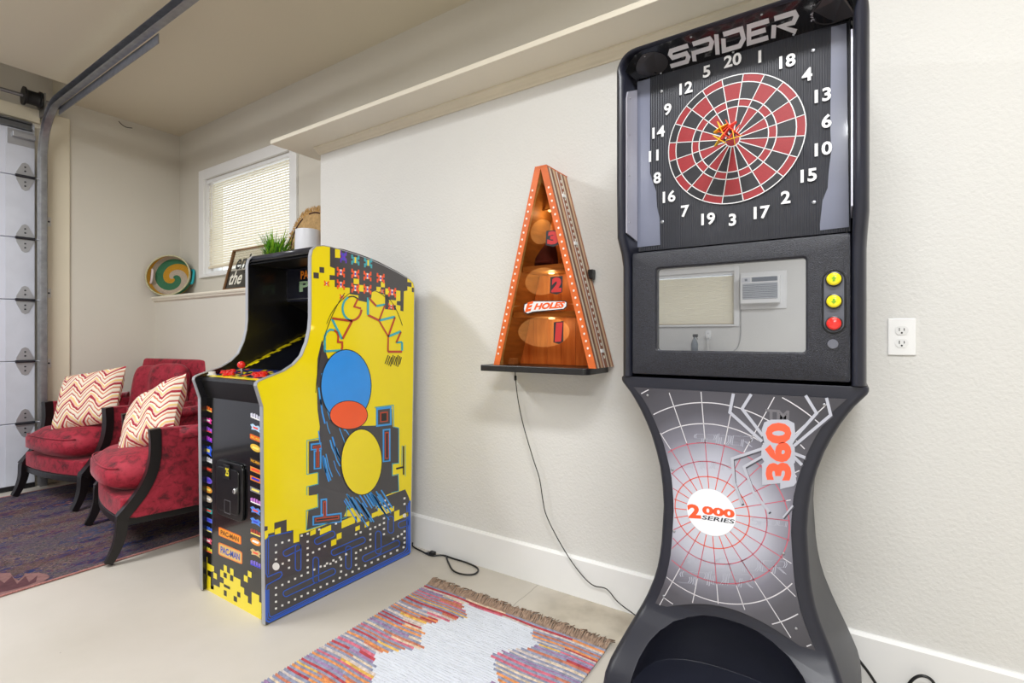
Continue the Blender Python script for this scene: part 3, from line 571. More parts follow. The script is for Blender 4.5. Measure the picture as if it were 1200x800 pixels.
# ================================================================== DART MACHINE
def dart_machine():
    XC, YBD = -.282, 1.65
    e = thing('dart_machine', 'tall black electronic dart machine with red and black target and web printed pedestal', 'dart machine', (XC, 1.75, 0))
    m_rim = M('rim_plastic', (35, 37, 49), .36, bump=(350, .10, .001), var=(6, .08))
    m_spk = M('speckled_black_plastic', (30, 32, 42), .30, bump=(480, .8, .002), var=(420, .9))
    MB().box(XC-.30, XC+.30, 1.67, 1.93, 1.004, 2.0).build('body', m_black, e, bevel=.01)
    # hood and side rim: profile swept round the outline
    path = [(-.33,1.004),(-.33,1.20),(-.33,1.36),(-.332,1.40),(-.335,1.45),(-.335,1.60),(-.335,1.80),(-.335,1.955)]
    path += [(-.335+.075*(1-math.cos(a)), 1.965+.075*math.sin(a)) for a in [pi/2*k/8 for k in range(1, 9)]]
    path += [(-.18,2.04),(-.09,2.04),(0,2.04)]
    path = path+[(-x, z) for x, z in reversed(path[:-1])]
    rings = []
    for i, (x, z) in enumerate(path):
        a = Vector(path[max(i-1,0)]); b = Vector(path[min(i+1,len(path)-1)]); t = (b-a).normalized(); nin = Vector((t.y, -t.x))
        fr = interp([(1.0,1.566),(1.38,1.566),(1.46,1.522),(2.1,1.522)], z)
        pr = [(.012,1.90),(.004,1.72),(0,fr+.045),(.003,fr+.022),(.010,fr+.006),(.020,fr),(.028,fr+.003),(.033,fr+.012),(.034,fr+.03),(.034,1.668),(.034,1.90)]
        kk = 1-.62*min(1, max(0, (z-1.955)/.07))
        rings.append([(XC+x+nin.x*o*kk, y, z+nin.y*o*kk) for o, y in pr])
    MB().loft(rings, caps=True).build('rim', m_rim, e, smooth=True, auto=50)
    # header: glossy surface between rim and target top
    zin = lambda X: interp([(-.302,1.95),(-.30,1.975),(-.29,1.998),(-.275,2.015),(-.25,2.026),(0,2.028),(.25,2.026),(.275,2.015),(.29,1.998),(.30,1.975),(.302,1.95)], X)
    def HS(X, v, h=0): y = 1.653+(1.536-1.653)*v; z = 1.992+(zin(X)-1.992)*v; return (XC+X, y-h*.35, z-h)
    rings = [[HS(X, v) for v in (0,.2,.4,.6,.8,1)] for X in [-.30+.6*k/40 for k in range(41)]]
    hd = MB().loft(rings, closed=False).build('header', M('header_gloss_black', (14,14,17), .14, coat=.6), e, smooth=True)
    LET = {'S': [[(1.25,.89),(.2,.89),(.1,.72),(.22,.53),(1.08,.53),(1.18,.32),(1.05,.11),(0,.11)]],
           'P': [[(.1,.89),(1.1,.89),(1.22,.7),(1.1,.44),(.1,.44)], [(.1,0),(.1,.55)]],
           'I': [[(.1,0),(.1,1)]],
           'D': [[(.1,.70),(.1,.11),(1.0,.11),(1.22,.4),(1.1,.89),(.1,.89)]],
           'E': [[(1.15,.89),(.1,.89),(.1,.11),(1.15,.11)], [(.1,.51),(1.0,.51)]],
           'R': [[(.1,.89),(1.1,.89),(1.22,.7),(1.1,.46),(.45,.46),(1.3,0)], [(.1,0),(.1,.62)]]}
    WD = {'S': 1.42, 'P': 1.4, 'I': .38, 'D': 1.42, 'E': 1.32, 'R': 1.45}
    def stroke_word(mb, word, fn, w=.22, mi=0, shear=.22):
        tot = sum(WD[c] for c in word); x = 0
        for c in word:
            for p in LET[c]:
                mb.ribbon([((x+u+shear*v)/tot, v) for u, v in p], w/tot, lambda a, b: fn(a, b), mi)
            x += WD[c]
    # ribbons are drawn in an isotropic word space
    def word_iso(mb, word, x0, x1, fnm, mi=0, w=.22, shear=.22):
        tot = sum(WD[c] for c in word); x = 0
        for c in word:
            for p in LET[c]: mb.ribbon([(x+u+shear*v, v) for u, v in p], w, lambda a, b: fnm(x0+(x1-x0)*a/tot, b), mi)
            x += WD[c]
    mb = MB(); word_iso(mb, 'SPIDER', -.185, .175, lambda X, v: HS(X, .15+.62*v, .0015), w=.24); mb.build('lettering', M('silver_lettering', (214,214,220), .35), hd)
    mb = MB(); v, f = text2d('360', 1, offset=.02); mb.add([HS(.222-.026*y, .30+.17*x, .0015) for x, y in v], f); v, f = text2d('2', 1, offset=.01); mb.add([HS(.216-.014*y, .72+.10*x, .0015) for x, y in v], f)
    mb.build('lettering', M('grey_lettering', (170,170,178), .4), hd)
    for cx, s in ((-.235,1), (.255,-1)):            # half-moon shapes at the header ends
        mb = MB(); P = []
        P = [HS(cx+.05*math.cos(a), .47+.40*math.sin(a), .0008) for a in [2*pi*k/28 for k in range(28)]]
        mb.ngon(P, 0); Q = [HS(cx+.045*math.cos(a), .47+.36*math.sin(a), .0016) for a in [pi*.55+pi*1.0*k/16 for k in range(17)]]+[HS(cx-.012, .3, .0016), HS(cx-.006, .55, .0016)]
        mb.ngon(Q, 1); mb.build('emblem', [M('emblem_grey', (52,50,52), .3, coat=.4), M('emblem_black', (8,8,12), .15, coat=.5)], hd)
    mb = MB()
    m_scr = M('screw_steel', (170,172,178), .3, .8)
    def screw(par, p, axis='y', r=.004):
        R = Matrix.Translation(p) @ (Matrix.Rotation(pi/2, 4, 'X') if axis == 'y' else Matrix.Rotation(pi/2, 4, 'Y'))
        MB().lathe([(r,0),(r,.001),(r*.6,.002),(.0002,.002)], 8, R, caps=True).build('screw', m_scr, par, smooth=True)
    for X, v in ((-.22,.08),(-.10,.92),(.0,.08),(.09,.92),(.16,.08),(-.245,.8)): screw(hd, HS(X, v, .001), 'y', .0035)
    # ---- target
    def ribbed():
        m, g = newmat('ribbed_target_plastic', .38); tc = g.node('ShaderNodeTexCoord'); wv = g.node('ShaderNodeTexWave', {'Vector': tc.outputs['Object'], 'Scale': 55.0}); wv.bands_direction = 'X'
        n = g.node('ShaderNodeTexNoise', {'Scale': 8.0}); c = g.ramp(n.outputs['Fac'], [(.3, (27,29,38)), (.7, (34,36,46))])
        g.L.new(c, g.b.inputs['Base Color']); bp = g.node('ShaderNodeBump', {'Height': wv.outputs['Fac'], 'Strength': .5, 'Distance': .002}); g.L.new(bp.outputs[0], g.b.inputs['Normal']); return m
    tg = MB().box(XC-.298, XC+.296, YBD, YBD+.02, 1.418, 1.995).build('target', ribbed(), e)
    m_strip = M('grey_side_film', (120,124,142), .22, var=(5,.08), coat=.3)
    zj = lambda k: 1.418
    mb = MB(); l = [(747,95),(762,92),(762,203),(765,213),(769,224),(770,242),(773,255),(774,287),(746,290)]
    mb.prism([(pY(x, y, YBD).x, min(1.99, pY(x, y, YBD).z)) for x, y in l], 'y', YBD-.002, YBD); mb.build('side_film', m_strip, tg)
    mb = MB(); l = [(974,32),(992,27.5),(995,266),(961,270),(961,262),(964,235),(970,220),(971,203),(974,178),(973,150)]
    mb.prism([(pY(x, y, YBD).x, min(1.99, pY(x, y, YBD).z)) for x, y in l], 'y', YBD-.002, YBD); mb.build('side_film', m_strip, tg)
    for x, y in ((775,107),(776,260),(953,59),(954,237)): screw(tg, pY(x, y, YBD-.001), 'y', .006)
    cx, cz, R = pY(862.5, 164, YBD).x, pY(862.5, 164, YBD).z, .196
    cx, cz = XC-.002, 1.730
    m_red = M('red_segment', (148,28,36), .45, bump=(900,.5,.001), var=(400,.12)); m_blk = M('black_segment', (24,25,33), .45, bump=(900,.5,.001), var=(400,.12)); m_wire = M('white_wire', (226,226,228), .4)
    rads = [.115,.50,.61,.865,.985]
    protos = {}
    for ring in range(4):
        r0, r1 = rads[ring]*R, rads[ring+1]*R; inset = .0008; N = 4
        for k in range(20):
            ang = -k*2*pi/20; red = (k % 2 == 0) == (ring in (0, 2))
            key = (ring, red)
            if key not in protos:
                pts = []
                for rr, rev in ((r0+inset, 0), (r1-inset, 1)):
                    d = pi/20-inset/rr
                    a = [-d+2*d*i/N for i in range(N+1)]
                    if rev: a = a[::-1]
                    pts += [(rr*math.sin(t), rr*math.cos(t)) for t in a]
                mb = MB(); mb.prism(pts, 'y', -.004, 0)
                me_o = mb.build('segment', m_red if red else m_blk, tg); protos[key] = me_o.data
                # rebase to the board centre
                org = ORG[tg.name]
                for vtx in me_o.data.vertices: vtx.co += org
                o = me_o
            else:
                o = bpy.data.objects.new('segment', protos[key]); COL.objects.link(o); o.parent = tg
            o.location = Vector((cx, YBD, cz))-ORG[tg.name]; o.rotation_euler = (0, -ang, 0)
    MB().lathe([(.098*R,0),(.098*R,.004),(.04*R,.005),(.0002,.005)], 24, Matrix.Translation((cx, YBD, cz)) @ Matrix.Rotation(pi/2, 4, 'X'), caps=True).build('bull', m_red, tg, smooth=True, auto=40)
    f2 = lambda u, v: (cx+u, YBD-.0055, cz+v)
    mb = MB()
    for r in (.107,.50,.61,.865,.985): mb.ribbon(ell(0,0,r*R,r*R,72), .0028 if r > .2 else .003, f2, 0, True)
    for k in range(20):
        a = (k+.5)*2*pi/20; mb.ribbon([(.107*R*math.sin(a), .107*R*math.cos(a)), (.985*R*math.sin(a), .985*R*math.cos(a))], .0024, f2)
    mb.build('wire_grid', m_wire, tg)
    nums = [20,1,18,4,13,6,10,15,2,17,3,19,7,16,8,11,14,9,12,5]
    m_num = M('white_number', (238,238,240), .4)
    for k, nn in enumerate(nums):
        a = k*2*pi/20; r = R*1.235; mb = MB(); v, f = text2d(str(nn), .049, offset=.028, align='CENTER', sx=1.02)
        mb.add([f2(r*math.sin(a)+x, r*math.cos(a)+y-.018) for x, y in v], f)
        v2 = [(x, y) for x, y in v]
        mb.build('number', m_num, tg)
    # light strips on the inner faces of the rim
    m_ls = M('silver_strip', (186,186,200), .3, .3)
    for s, (x0, x1) in ((1, (XC-.2995, XC-.2955)), (-1, (XC+.2955, XC+.2995))):
        st = MB().prism([(1.538,1.462),(1.632,1.45),(1.632,1.955),(1.548,1.915),(1.538,1.89)], 'x', x0, x1).build('light_strip', m_ls, e)
        for zz in (1.5, 1.65, 1.78, 1.9): screw(st, (x1 if s > 0 else x0, 1.56 if zz < 1.85 else 1.565, zz), 'x', .003)
    # ---- screen door
    yf = 1.568; x0, x1, z0, z1 = XC-.291, XC+.296, 1.012, 1.402
    a = pY(767.5, 313, yf); b = pY(946.7, 415, yf)
    out = rrect(x0, x1, z0, z1, .006, 6); inn = rrect(a.x, b.x, b.z, a.z, .012, 6); n = len(out); ins = rrect(a.x+.005, b.x-.005, b.z+.005, a.z-.005, .009, 6)
    out2 = rrect(x0+.008, x1-.008, z0+.008, z1-.012, .008, 6)
    mb = MB(); rg = [[(u, 1.66, v) for u, v in out], [(u, yf+.012, v) for u, v in out], [(u, yf+.003, v) for u, v in rrect(x0+.002, x1-.002, z0+.002, z1-.003, .006, 6)], [(u, yf, v) for u, v in out2],
                   [(u, yf, v) for u, v in inn], [(u, yf+.005, v) for u, v in ins], [(u, yf+.022, v) for u, v in ins]]
    mb.loft(rg, caps=False); door = mb.build('screen_door', m_spk, e, smooth=True, auto=35)
    ms, g = newmat('dark_screen_glass', .015); g.b.inputs['Base Color'].default_value = (.50,.515,.54,1); g.b.inputs['Metallic'].default_value = .92
    n_ = g.node('ShaderNodeTexNoise', {'Scale': 2.0}); g.L.new(g.ramp(n_.outputs['Fac'], [(.3,(182,184,188)),(.7,(188,190,194))]), g.b.inputs['Base Color'])
    MB().box(a.x, b.x, yf+.016, yf+.024, b.z, a.z).build('screen', ms, door)
    def capsule(cx_, zb, zt, r): return ell(cx_, zt-r, r, r, 10, 0, pi)+ell(cx_, zb+r, r, r, 10, pi, 2*pi)
    t_ = pY(977, 316, yf); u_ = pY(976, 391, yf); bxc = -.0235
    cs = MB(); rg = [[(u, yf-.0005, v) for u, v in capsule(bxc, u_.z, t_.z, .0265)], [(u, yf-.003, v) for u, v in capsule(bxc, u_.z+.001, t_.z-.001, .0255)], [(u, yf-.003, v) for u, v in capsule(bxc, u_.z+.003, t_.z-.003, .0235)], [(u, yf-.0006, v) for u, v in capsule(bxc, u_.z+.004, t_.z-.004, .0225)]]
    cs.loft(rg, caps=False); cs.ngon([(u, yf-.0006, v) for u, v in capsule(bxc, u_.z+.004, t_.z-.004, .0225)], 1)
    slot = cs.build('button_slot', [M('slot_ring_black', (14,14,16), .3), M('slot_grey', (86,88,98), .4)], door)
    m_yb = M('yellow_button', (240,222,20), .2, coat=.6, emit=.12); m_rb = M('red_lit_button', (228,40,34), .2, coat=.6, emit=.12); m_gar = M('green_arrow', (120,170,30), .4)
    for py, mm, arrow in ((327, m_yb, 1), (353, m_yb, -1), (379, m_rb, 0)):
        p = pY(977, py, yf); p.x = bxc
        Mx = Matrix.Translation((p.x, yf-.001, p.z)) @ Matrix.Rotation(pi/2, 4, 'X')
        bt = MB().lathe([(.0185,0),(.0185,.004),(.0165,.0055),(.0155,.0055),(.0155,.010),(.012,.0125),(.0002,.0135)], 24, Mx, caps=True).build('button', mm, slot, smooth=True, auto=60)
        MB().lathe([(.0195,0),(.0195,.0045),(.0165,.0058)], 24, Mx).build('button_collar', m_black, bt, smooth=True, auto=40)
        if arrow:
            mb = MB(); mb.ngon([(p.x+u*.0075, yf-.0152, p.z+v*arrow*.0075) for u, v in [(0,1),(.9,0),(.4,0),(.4,-.9),(-.4,-.9),(-.4,0),(-.9,0)]]); mb.build('arrow', m_gar, bt)
    p = pY(976, 403, yf); MB().lathe([(.0125,0),(.0125,.003),(.0115,.004),(.0002,.004)], 20, Matrix.Translation((p.x, yf, p.z)) @ Matrix.Rotation(pi/2, 4, 'X'), caps=True).build('plug_cap', M('grey_cap', (98,100,110), .4), door, smooth=True, auto=40)
    # ---- pedestal
    WT = [(0,.325),(.06,.327),(.135,.322),(.21,.291),(.30,.25),(.38,.22),(.46,.205),(.60,.196),(.70,.203),(.80,.228),(.88,.262),(.94,.297),(.975,.326),(.985,.334),(.997,.336),(1.002,.332)]
    YT = [(0,1.395),(.10,1.40),(.135,1.415),(.19,1.475),(.23,1.53),(.26,1.566),(.285,1.578),(.45,1.578),(1.1,1.578)]
    zs = [0,.01,.05,.09,.12,.15,.18,.21,.24,.27,.30,.33,.36,.40,.44,.48,.54,.60,.66,.72,.77,.82,.86,.90,.93,.95,.968,.982,.990,.998,1.002]
    # smooth table lookups
    def sm(tab, z): return (interp(tab, z-.02)+2*interp(tab, z)+interp(tab, z+.02))/4 if z < .95 else interp(tab, z)
    rings = []
    for z in zs:
        w, yfr = sm(WT, z), sm(YT, z)
        rings.append([(XC+u, v, z) for u, v in rrect(-w, w, yfr, 1.935, .022, 5)])
    ped = MB().loft(rings).build('pedestal', m_plastic, e, smooth=True, auto=40)
    cut = MB(); rg = superell(.240, .30, .262, 2.3, 4.5, 2.2, 40, 24)
    cut.loft([[(XC+p.x, 1.345+p.y, max(.115, .085+p.z)) for p in r] for r in rg]); co = cut.build('bowl_cutter', m_plastic)
    bo = ped.modifiers.new('bowl', 'BOOLEAN'); bo.operation = 'DIFFERENCE'; bo.object = co; bo.solver = 'EXACT'
    bpy.context.view_layer.update(); dg = bpy.context.evaluated_depsgraph_get()
    nm = bpy.data.meshes.new_from_object(ped.evaluated_get(dg)); ped.modifiers.clear(); ped.data = nm
    nm.polygons.foreach_set('use_smooth', [True]*len(nm.polygons)); nm.set_sharp_from_angle(angle=math.radians(42))
    bpy.data.objects.remove(co)
    b_ = ped.modifiers.new('bevel', 'BEVEL'); b_.width = .02; b_.segments = 4; b_.limit_method = 'ANGLE'; b_.angle_limit = math.radians(42)
    # printed panel
    YP = 1.5745
    side = [(sm(WT, z)-.038, z) for z in [.285+.0342*k for k in range(20)]]+[(.287, .969)]
    arch = [(.205*math.cos(pi*k/16), .30+.052*math.sin(pi*k/16)) for k in range(17)]
    outline = [(x, z) for x, z in side]+[(-x, z) for x, z in reversed(side)]+[(-.207+.414*k/16, .278+.062*math.sin(pi*k/16)) for k in range(1, 16)]
    def pan():
        m, g = newmat('web_panel_print', .3); tc = g.node('ShaderNodeTexCoord'); mp = g.node('ShaderNodeMapping', {0: tc.outputs['Object']}); mp.inputs['Location'].default_value = (.05, 0, -.612)
        mp.inputs['Scale'].default_value = (1.1, 0, 1); ln_ = g.node('ShaderNodeVectorMath', {0: mp.outputs[0]}); ln_.operation = 'LENGTH'
        n = g.node('ShaderNodeTexNoise', {'Scale': 4.0}); d = g.math('ADD', ln_.outputs['Value'], g.math('MULTIPLY', g.math('SUBTRACT', n.outputs['Fac'], .5), .05))
        c = g.ramp(d, [(.05,(200,203,214)),(.15,(176,178,192)),(.23,(116,115,128)),(.30,(80,79,88)),(.42,(60,59,66))]); g.L.new(c, g.b.inputs['Base Color']); g.b.inputs['Coat Weight'].default_value = .25; g.b.inputs['Coat Roughness'].default_value = .2; return m
    art = MB().prism([(XC+x, z) for x, z in outline], 'y', YP, YP+.006).build('web_panel', pan(), e)
    lv = [0]
    def W(x, y): p = pY(x, y, YP); return (p.x, YP-.0003*(1+lv[0]), p.z)
    def Wl(u, v): return (XC+u, YP-.0003*(1+lv[0]), v)
    hw = lambda z: interp([(z_, w_) for w_, z_ in side], z)
    def inside(u, v):
        if v > .967 or abs(u) > hw(v)-.001: return False
        return v > .279+.062*math.sin(pi*min(1, max(0, (u+.207)/.414)))+.001
    c0 = pY(833, 600, YP); uc, vc = c0.x-XC, c0.z
    mb = MB()
    def clipped(pts, w, mi):
        run = []
        for p in pts+[None]:
            if p is not None and inside(*p): run.append(p)
            else:
                if len(run) > 1: mb.ribbon(run, w, Wl, mi)
                run = []
    for r, mi in ((.105,1),(.150,2),(.205,2),(.262,0),(.325,0),(.40,0)):
        clipped([(uc+r*math.cos(a), vc+r*math.sin(a)) for a in [2*pi*k/180 for k in range(181)]], .0028, mi)
    for k in range(24):
        a = 2*pi*(k+.3)/24
        for r0_, r1_, mi in ((.07,.11,1),(.11,.21,2),(.21,.55,0)):
            clipped([(uc+(r0_+(r1_-r0_)*t/30)*math.cos(a), vc+(r0_+(r1_-r0_)*t/30)*math.sin(a)) for t in range(31)], .0024, mi)
    mb.build('web_lines', [M('web_white', (206,204,210), .4), M('web_red', (222,84,64), .4), M('web_rose', (190,92,110), .4)], art)
    # faint repeated word, printed in outline behind the web
    mb = MB(); lv[0] = 0
    for (bx_, by_, w_) in ((795,684,88),(798,548,60),(812,520,70),(838,668,84),(800,660,40),(880,615,50)):
        def fw(u, v, bx_=bx_, by_=by_, w_=w_): return W(bx_+u*w_, by_-v*w_*.19+u*w_*.05)
        tot = sum(WD[c] for c in 'SPIDER'); x = 0
        for ch in 'SPIDER':
            for pth in LET[ch]:
                pl = [((x+u+.22*v)/tot, v) for u, v in pth]
                ok = all(inside(fw(*q)[0]-XC, fw(*q)[2]) for q in pl)
                if ok:
                    for sgn in (-.10, .10): mb.ribbon([((x+u+.22*v)/tot+sgn/tot, v*(1+sgn*.6)-sgn*.3) for u, v in pth], .012, fw, 0)
            x += WD[ch]
    mb.build('faint_lettering', M('faint_print', (168,170,184), .4), art)['kind'] = 'stuff'
    # disc with series name
    lv[0] = 3; mb = MB(); mb.ngon([Wl(uc+.069*math.cos(a), vc+.069*math.sin(a)) for a in [2*pi*k/48 for k in range(48)]]); dsc = mb.build('series_disc', M('disc_white', (232,234,240), .35), art)
    lv[0] = 4; mb = MB(); text_fit(mb, '2', ((805.5,606.5),(822,607.5),(805.5,590)), W, 0, offset=.05, shear=-.1); text_fit(mb, '000', ((823,602),(861,607),(823,592)), W, 0, offset=.05); mb.build('lettering', M('series_orange', (238,88,44), .4), dsc)
    mb = MB(); text_fit(mb, 'SERIES', ((822.5,608),(861,613.5),(822.5,603)), W, 0, offset=.02, shear=.15); mb.build('lettering', M('series_dark', (40,42,56), .4), dsc)
    # spider emblem
    k = 4.706; lv[0] = 3; mb = MB(); SP = lambda x, y: W(840+x/k, 450+y/k)
    def leg(path, w=3.6):
        P = [(840+x/k, 450+y/k) for x, y in path]
        lv[0] = 2; mb.ribbon([(x+1.2, y+1.6) for x, y in P], w*.9, W, 1); lv[0] = 3; mb.ribbon(P, w, W, 0)
    leg([(92,52),(72,155),(250,315)]); leg([(190,55),(140,135),(255,285)]); leg([(490,62),(550,160),(425,300)]); leg([(605,75),(628,170),(425,340)])
    leg([(250,355),(85,410),(95,540),(140,660)], 3.4); leg([(255,395),(150,455),(200,590),(290,705)], 3.2); leg([(425,380),(488,405)], 3.6); leg([(425,400),(470,445)], 3.6); leg([(420,668),(365,735)], 2)
    lv[0] = 4
    mb.ngon([SP(*p) for p in [(248,250),(262,210),(300,195),(390,195),(428,215),(435,300),(418,330),(430,350),(432,430),(425,440),(440,540),(425,560),(350,578),(350,545),(250,555),(250,440),(262,425),(245,400),(248,340),(262,320)]], 0)
    mb.build('spider_emblem', [M('emblem_silver', (176,178,190), .35), M('emblem_shadow', (70,70,80), .4)], art)
    lv[0] = 5
    v, f = text2d('360', 1, offset=.055); X0 = min(p[0] for p in v); X1 = max(p[0] for p in v); Y0 = min(p[1] for p in v); Y1 = max(p[1] for p in v)
    mb = MB(); mb.add([SP(412-(412-266)*(y-Y0)/(Y1-Y0)*1.0 if False else 266+(412-266)*(1-(y-Y0)/(Y1-Y0)) if False else 412-(412-266)*((Y1-y)/(Y1-Y0)) if False else 266+(412-266)*((Y1-y)/(Y1-Y0)), 530-(530-212)*((x-X0)/(X1-X0))) for x, y in v], f)
    mb.build('lettering', M('emblem_orange', (250,92,60), .4), art)
    lv[0] = 2; mb = MB(); text_fit(mb, 'TM', ((897,492),(925,494),(897,479)), W, 0, offset=.04); mb.build('lettering', M('tm_grey', (104,102,108), .4), art)
    for x, y in ((759,463),(966,474),(778,698),(933,736),(788,550),(918,648),(790,622)): screw(art, W(x, y), 'y', .004)
    return e
dart_machine()
# darts stuck round the bull
def dart(tip, tail, m_f, label):
    tip, tail = Vector(tip), Vector(tail); d = (tail-tip).normalized()
    e = thing('dart', label, 'dart', tip, group='darts in the target')
    L_ = (tail-tip).length
    MB().tube([tip, tip+d*.03, tip+d*.032, tip+d*.075, tip+d*.08], [.0008,.0012,.0032,.0034,.002], 8).build('barrel', m_black, e, smooth=True)
    MB().tube([tip+d*.08, tail-d*.005], .002, 6).build('shaft', m_f, e, smooth=True)
    u = d.cross(Vector((.3,.1,1))).normalized(); w = d.cross(u)
    for k in range(4):
        a = k*pi/2+tip.x*900+tip.z*500; q = u*math.cos(a)+w*math.sin(a); nn = d.cross(q)*.0008
        P = [tail-d*.044, tail-d*.026+q*.021, tail-d*.006+q*.021, tail]
        mb = MB(); mb.add([p+nn for p in P]+[p-nn for p in P], [(0,1,2,3),(7,6,5,4),(0,1,5,4),(1,2,6,5),(2,3,7,6),(3,0,4,7)]); mb.build('flight', m_f, e)
m_fy = M('yellow_flight', (248,200,30), .4); m_fr = M('orange_red_flight', (244,78,50), .4)
BULL = Vector((-.284, 1.645, 1.730))
for (tx, ty), (fx, fy), mm, lb in (((-.006,.006),(843.5,149),m_fy,'dart with yellow flight, upper left of the cluster in the bull'), ((.0,.008),(854.5,146.5),m_fr,'dart with orange flight at the top of the cluster in the bull'),
        ((-.008,-.002),(842,163),m_fy,'dart with yellow flight, lowest left of the cluster in the bull'), ((.003,.002),(860,161.5),m_fy,'dart with yellow flight, right side of the cluster in the bull'),
        ((-.002,.003),(848,157),m_fr,'dart with red flight in the middle of the cluster in the bull'), ((.005,.006),(860.5,153),m_fr,'dart with red flight, upper right of the cluster in the bull')):
    dart(BULL+Vector((tx, 0, ty)), pY(fx, fy, 1.515), mm, lb)

# ================================================================== DISPLAY CASE ON ITS SHELF
def display():
    YFc, YBc = 1.815, 1.998
    zb = 1.008
    sh = MB().prism(rrect(pY(563,433,1.79).x, -.832, 1.785, 2.06, .03, 5), 'z', .982, zb)
    sh = MB().prism([p for p in [(pY(563,433,1.79).x, 1.998)]+[(pY(563,433,1.79).x, 1.79)]+[(-.832-.03+.03*math.sin(a), 1.79+.03-.03*math.cos(a)) for a in [pi/2*k/6 for k in range(7)]]+[(-.832, 1.998)]], 'z', .981, zb)
    tag(sh.build('wall_shelf', M('shelf_black', (30,30,33), .35, var=(12,.1)), bevel=.003), 'black wall shelf with rounded corner under the triangular case', 'shelf')
    al, ar = pY(627,197,YFc), pY(641,195,YFc); bl, br = pY(579,428.6,YFc), pY(699,430.5,YFc)
    ztop = (al.z+ar.z)/2; bl.z = br.z = zb
    e = thing('display_case', 'tall triangular wooden display case with glass front and orange dotted edges', 'display case', ((bl.x+br.x)/2, 1.9, zb))
    def strp():
        m, g = newmat('laminated_wood', .45); tc = g.node('ShaderNodeTexCoord'); sp = g.node('ShaderNodeSeparateXYZ', {0: tc.outputs['Object']})
        f = g.math('FRACT', g.math('MULTIPLY', g.math('ADD', sp.outputs[1], 3.0), 10.0)); n = g.node('ShaderNodeTexNoise', {'Scale': 14.0})
        c = g.ramp(f, [(.0,(150,84,52)),(.28,(232,222,200)),(.42,(120,70,48)),(.60,(222,190,150)),(.78,(176,92,50)),(.9,(240,236,226))], 'CONSTANT'); c = g.mix(g.math('MULTIPLY', n.outputs['Fac'], .3), c, lin((150,90,60)))
        g.L.new(c, g.b.inputs['Base Color']); return m
    m_lam = strp(); m_org = M('orange_edge', (214,104,44), .4, var=(20,.12)); m_wood = M('oak_wood', (168,124,66), .5, var=(4,.2), stretch=(3,3,18))
    m_plank = M('cedar_plank', (196,116,60), .45, col2=(232,162,98), var=(5,.2), stretch=(9,9,1.2), bump=(40,.15,.002)); 
    th = .03
    def board(a, b, s):      # a bottom, b top of the outer line; s=+1 right board
        d = Vector((b.x-a.x, b.z-a.z)).normalized(); nn = Vector((-d.y, d.x))*s if s > 0 else Vector((d.y, -d.x))
        P = [(a.x, a.z), (b.x, b.z), (b.x+nn.x*th, b.z), (a.x+(th/abs(nn.x))*nn.x/abs(nn.x)*1.0, a.z)]
        P[2] = (b.x+nn.x/abs(nn.x)*th, b.z)
        o = MB().prism(P, 'y', YFc, YBc).build('side_board', [m_lam, m_wood], e)
        for q_, pl in enumerate(o.data.polygons): pl.material_index = 0 if q_ == 2 else 1
        MB().prism([(a.x, a.z), (b.x, b.z), P[2], P[3]], 'y', YFc-.004, YFc).build('edge_band', m_org, e)
        mb = MB(); n = 25
        for k in range(n):
            t = .06+.83*k/(n-1); cx = a.x+(b.x-a.x)*t+nn.x/abs(nn.x)*th*.45; cz = a.z+(b.z-a.z)*t; mb.prism(ell(cx, cz, .0042, .0048, 8), 'y', YFc-.006, YFc-.004)
        o2 = mb.build('dot_row', M('pale_dot', (238,232,222), .4), e); o2['kind'] = 'stuff'
        if s > 0:
            mb = MB()
            for k in range(30):
                t = .05+.9*k/29; c = Vector((a.x+(b.x-a.x)*t, 0, a.z+(b.z-a.z)*t)); off = -nn*.001
                yc = 1.915; mb.prism([(c.x+off.x+d.x*.006+off.x*2, c.z+off.y+d.y*.006), (c.x+off.x-d.x*.006, c.z+off.y-d.y*.006), (c.x-d.x*.006+nn.x*.003, c.z-d.y*.006), (c.x+d.x*.006+nn.x*.003, c.z+d.y*.006)], 'y', yc-.004, yc+.004)
            o3 = mb.build('dot_row', M('pale_dot', (238,232,222), .4), e); o3['kind'] = 'stuff'
            for t in (.08, .62, .87):
                c = Vector((a.x+(b.x-a.x)*t, 1.905, a.z+(b.z-a.z)*t))
                mb = MB(); q = [c+Vector((d.x*u-nn.x*w_, 0, d.y*u-nn.y*w_)) for u, w_ in ((-.007,-.001),(.007,-.001),(.007,.006),(-.007,.006))]
                mb.prism([(p.x, p.z) for p in q], 'y', 1.895, 1.918); mb.build('clip', m_white, e)
            c = Vector((a.x+(b.x-a.x)*.47, 1.975, a.z+(b.z-a.z)*.47)); MB().box(c.x-.002, c.x+.022, 1.962, 1.99, c.z-.02, c.z+.02).build('hinge', m_black, e, bevel=.003)
    board(Vector((br.x,0,zb)), Vector((ar.x,0,ztop)), 1); board(Vector((bl.x,0,zb)), Vector((al.x,0,ztop)), -1)
    MB().box(al.x+.001, ar.x-.001, YFc-.004, YBc, ztop-.001, ztop+.006).build('top_cap', m_org, e)
    # inside: vertical planks, shelves
    inw = lambda z, s: (bl.x+th*1.03+(al.x+th-bl.x-th*1.03)*(z-zb)/(ztop-zb)) if s < 0 else (br.x-th*1.03+(ar.x-th-br.x+th*1.03)*(z-zb)/(ztop-zb))
    X0, X1 = inw(zb, -1), inw(zb, 1); n = 6; zap = zb+(ztop-zb)*(X1-X0)/((X1-X0)-(inw(ztop,1)-inw(ztop,-1)))
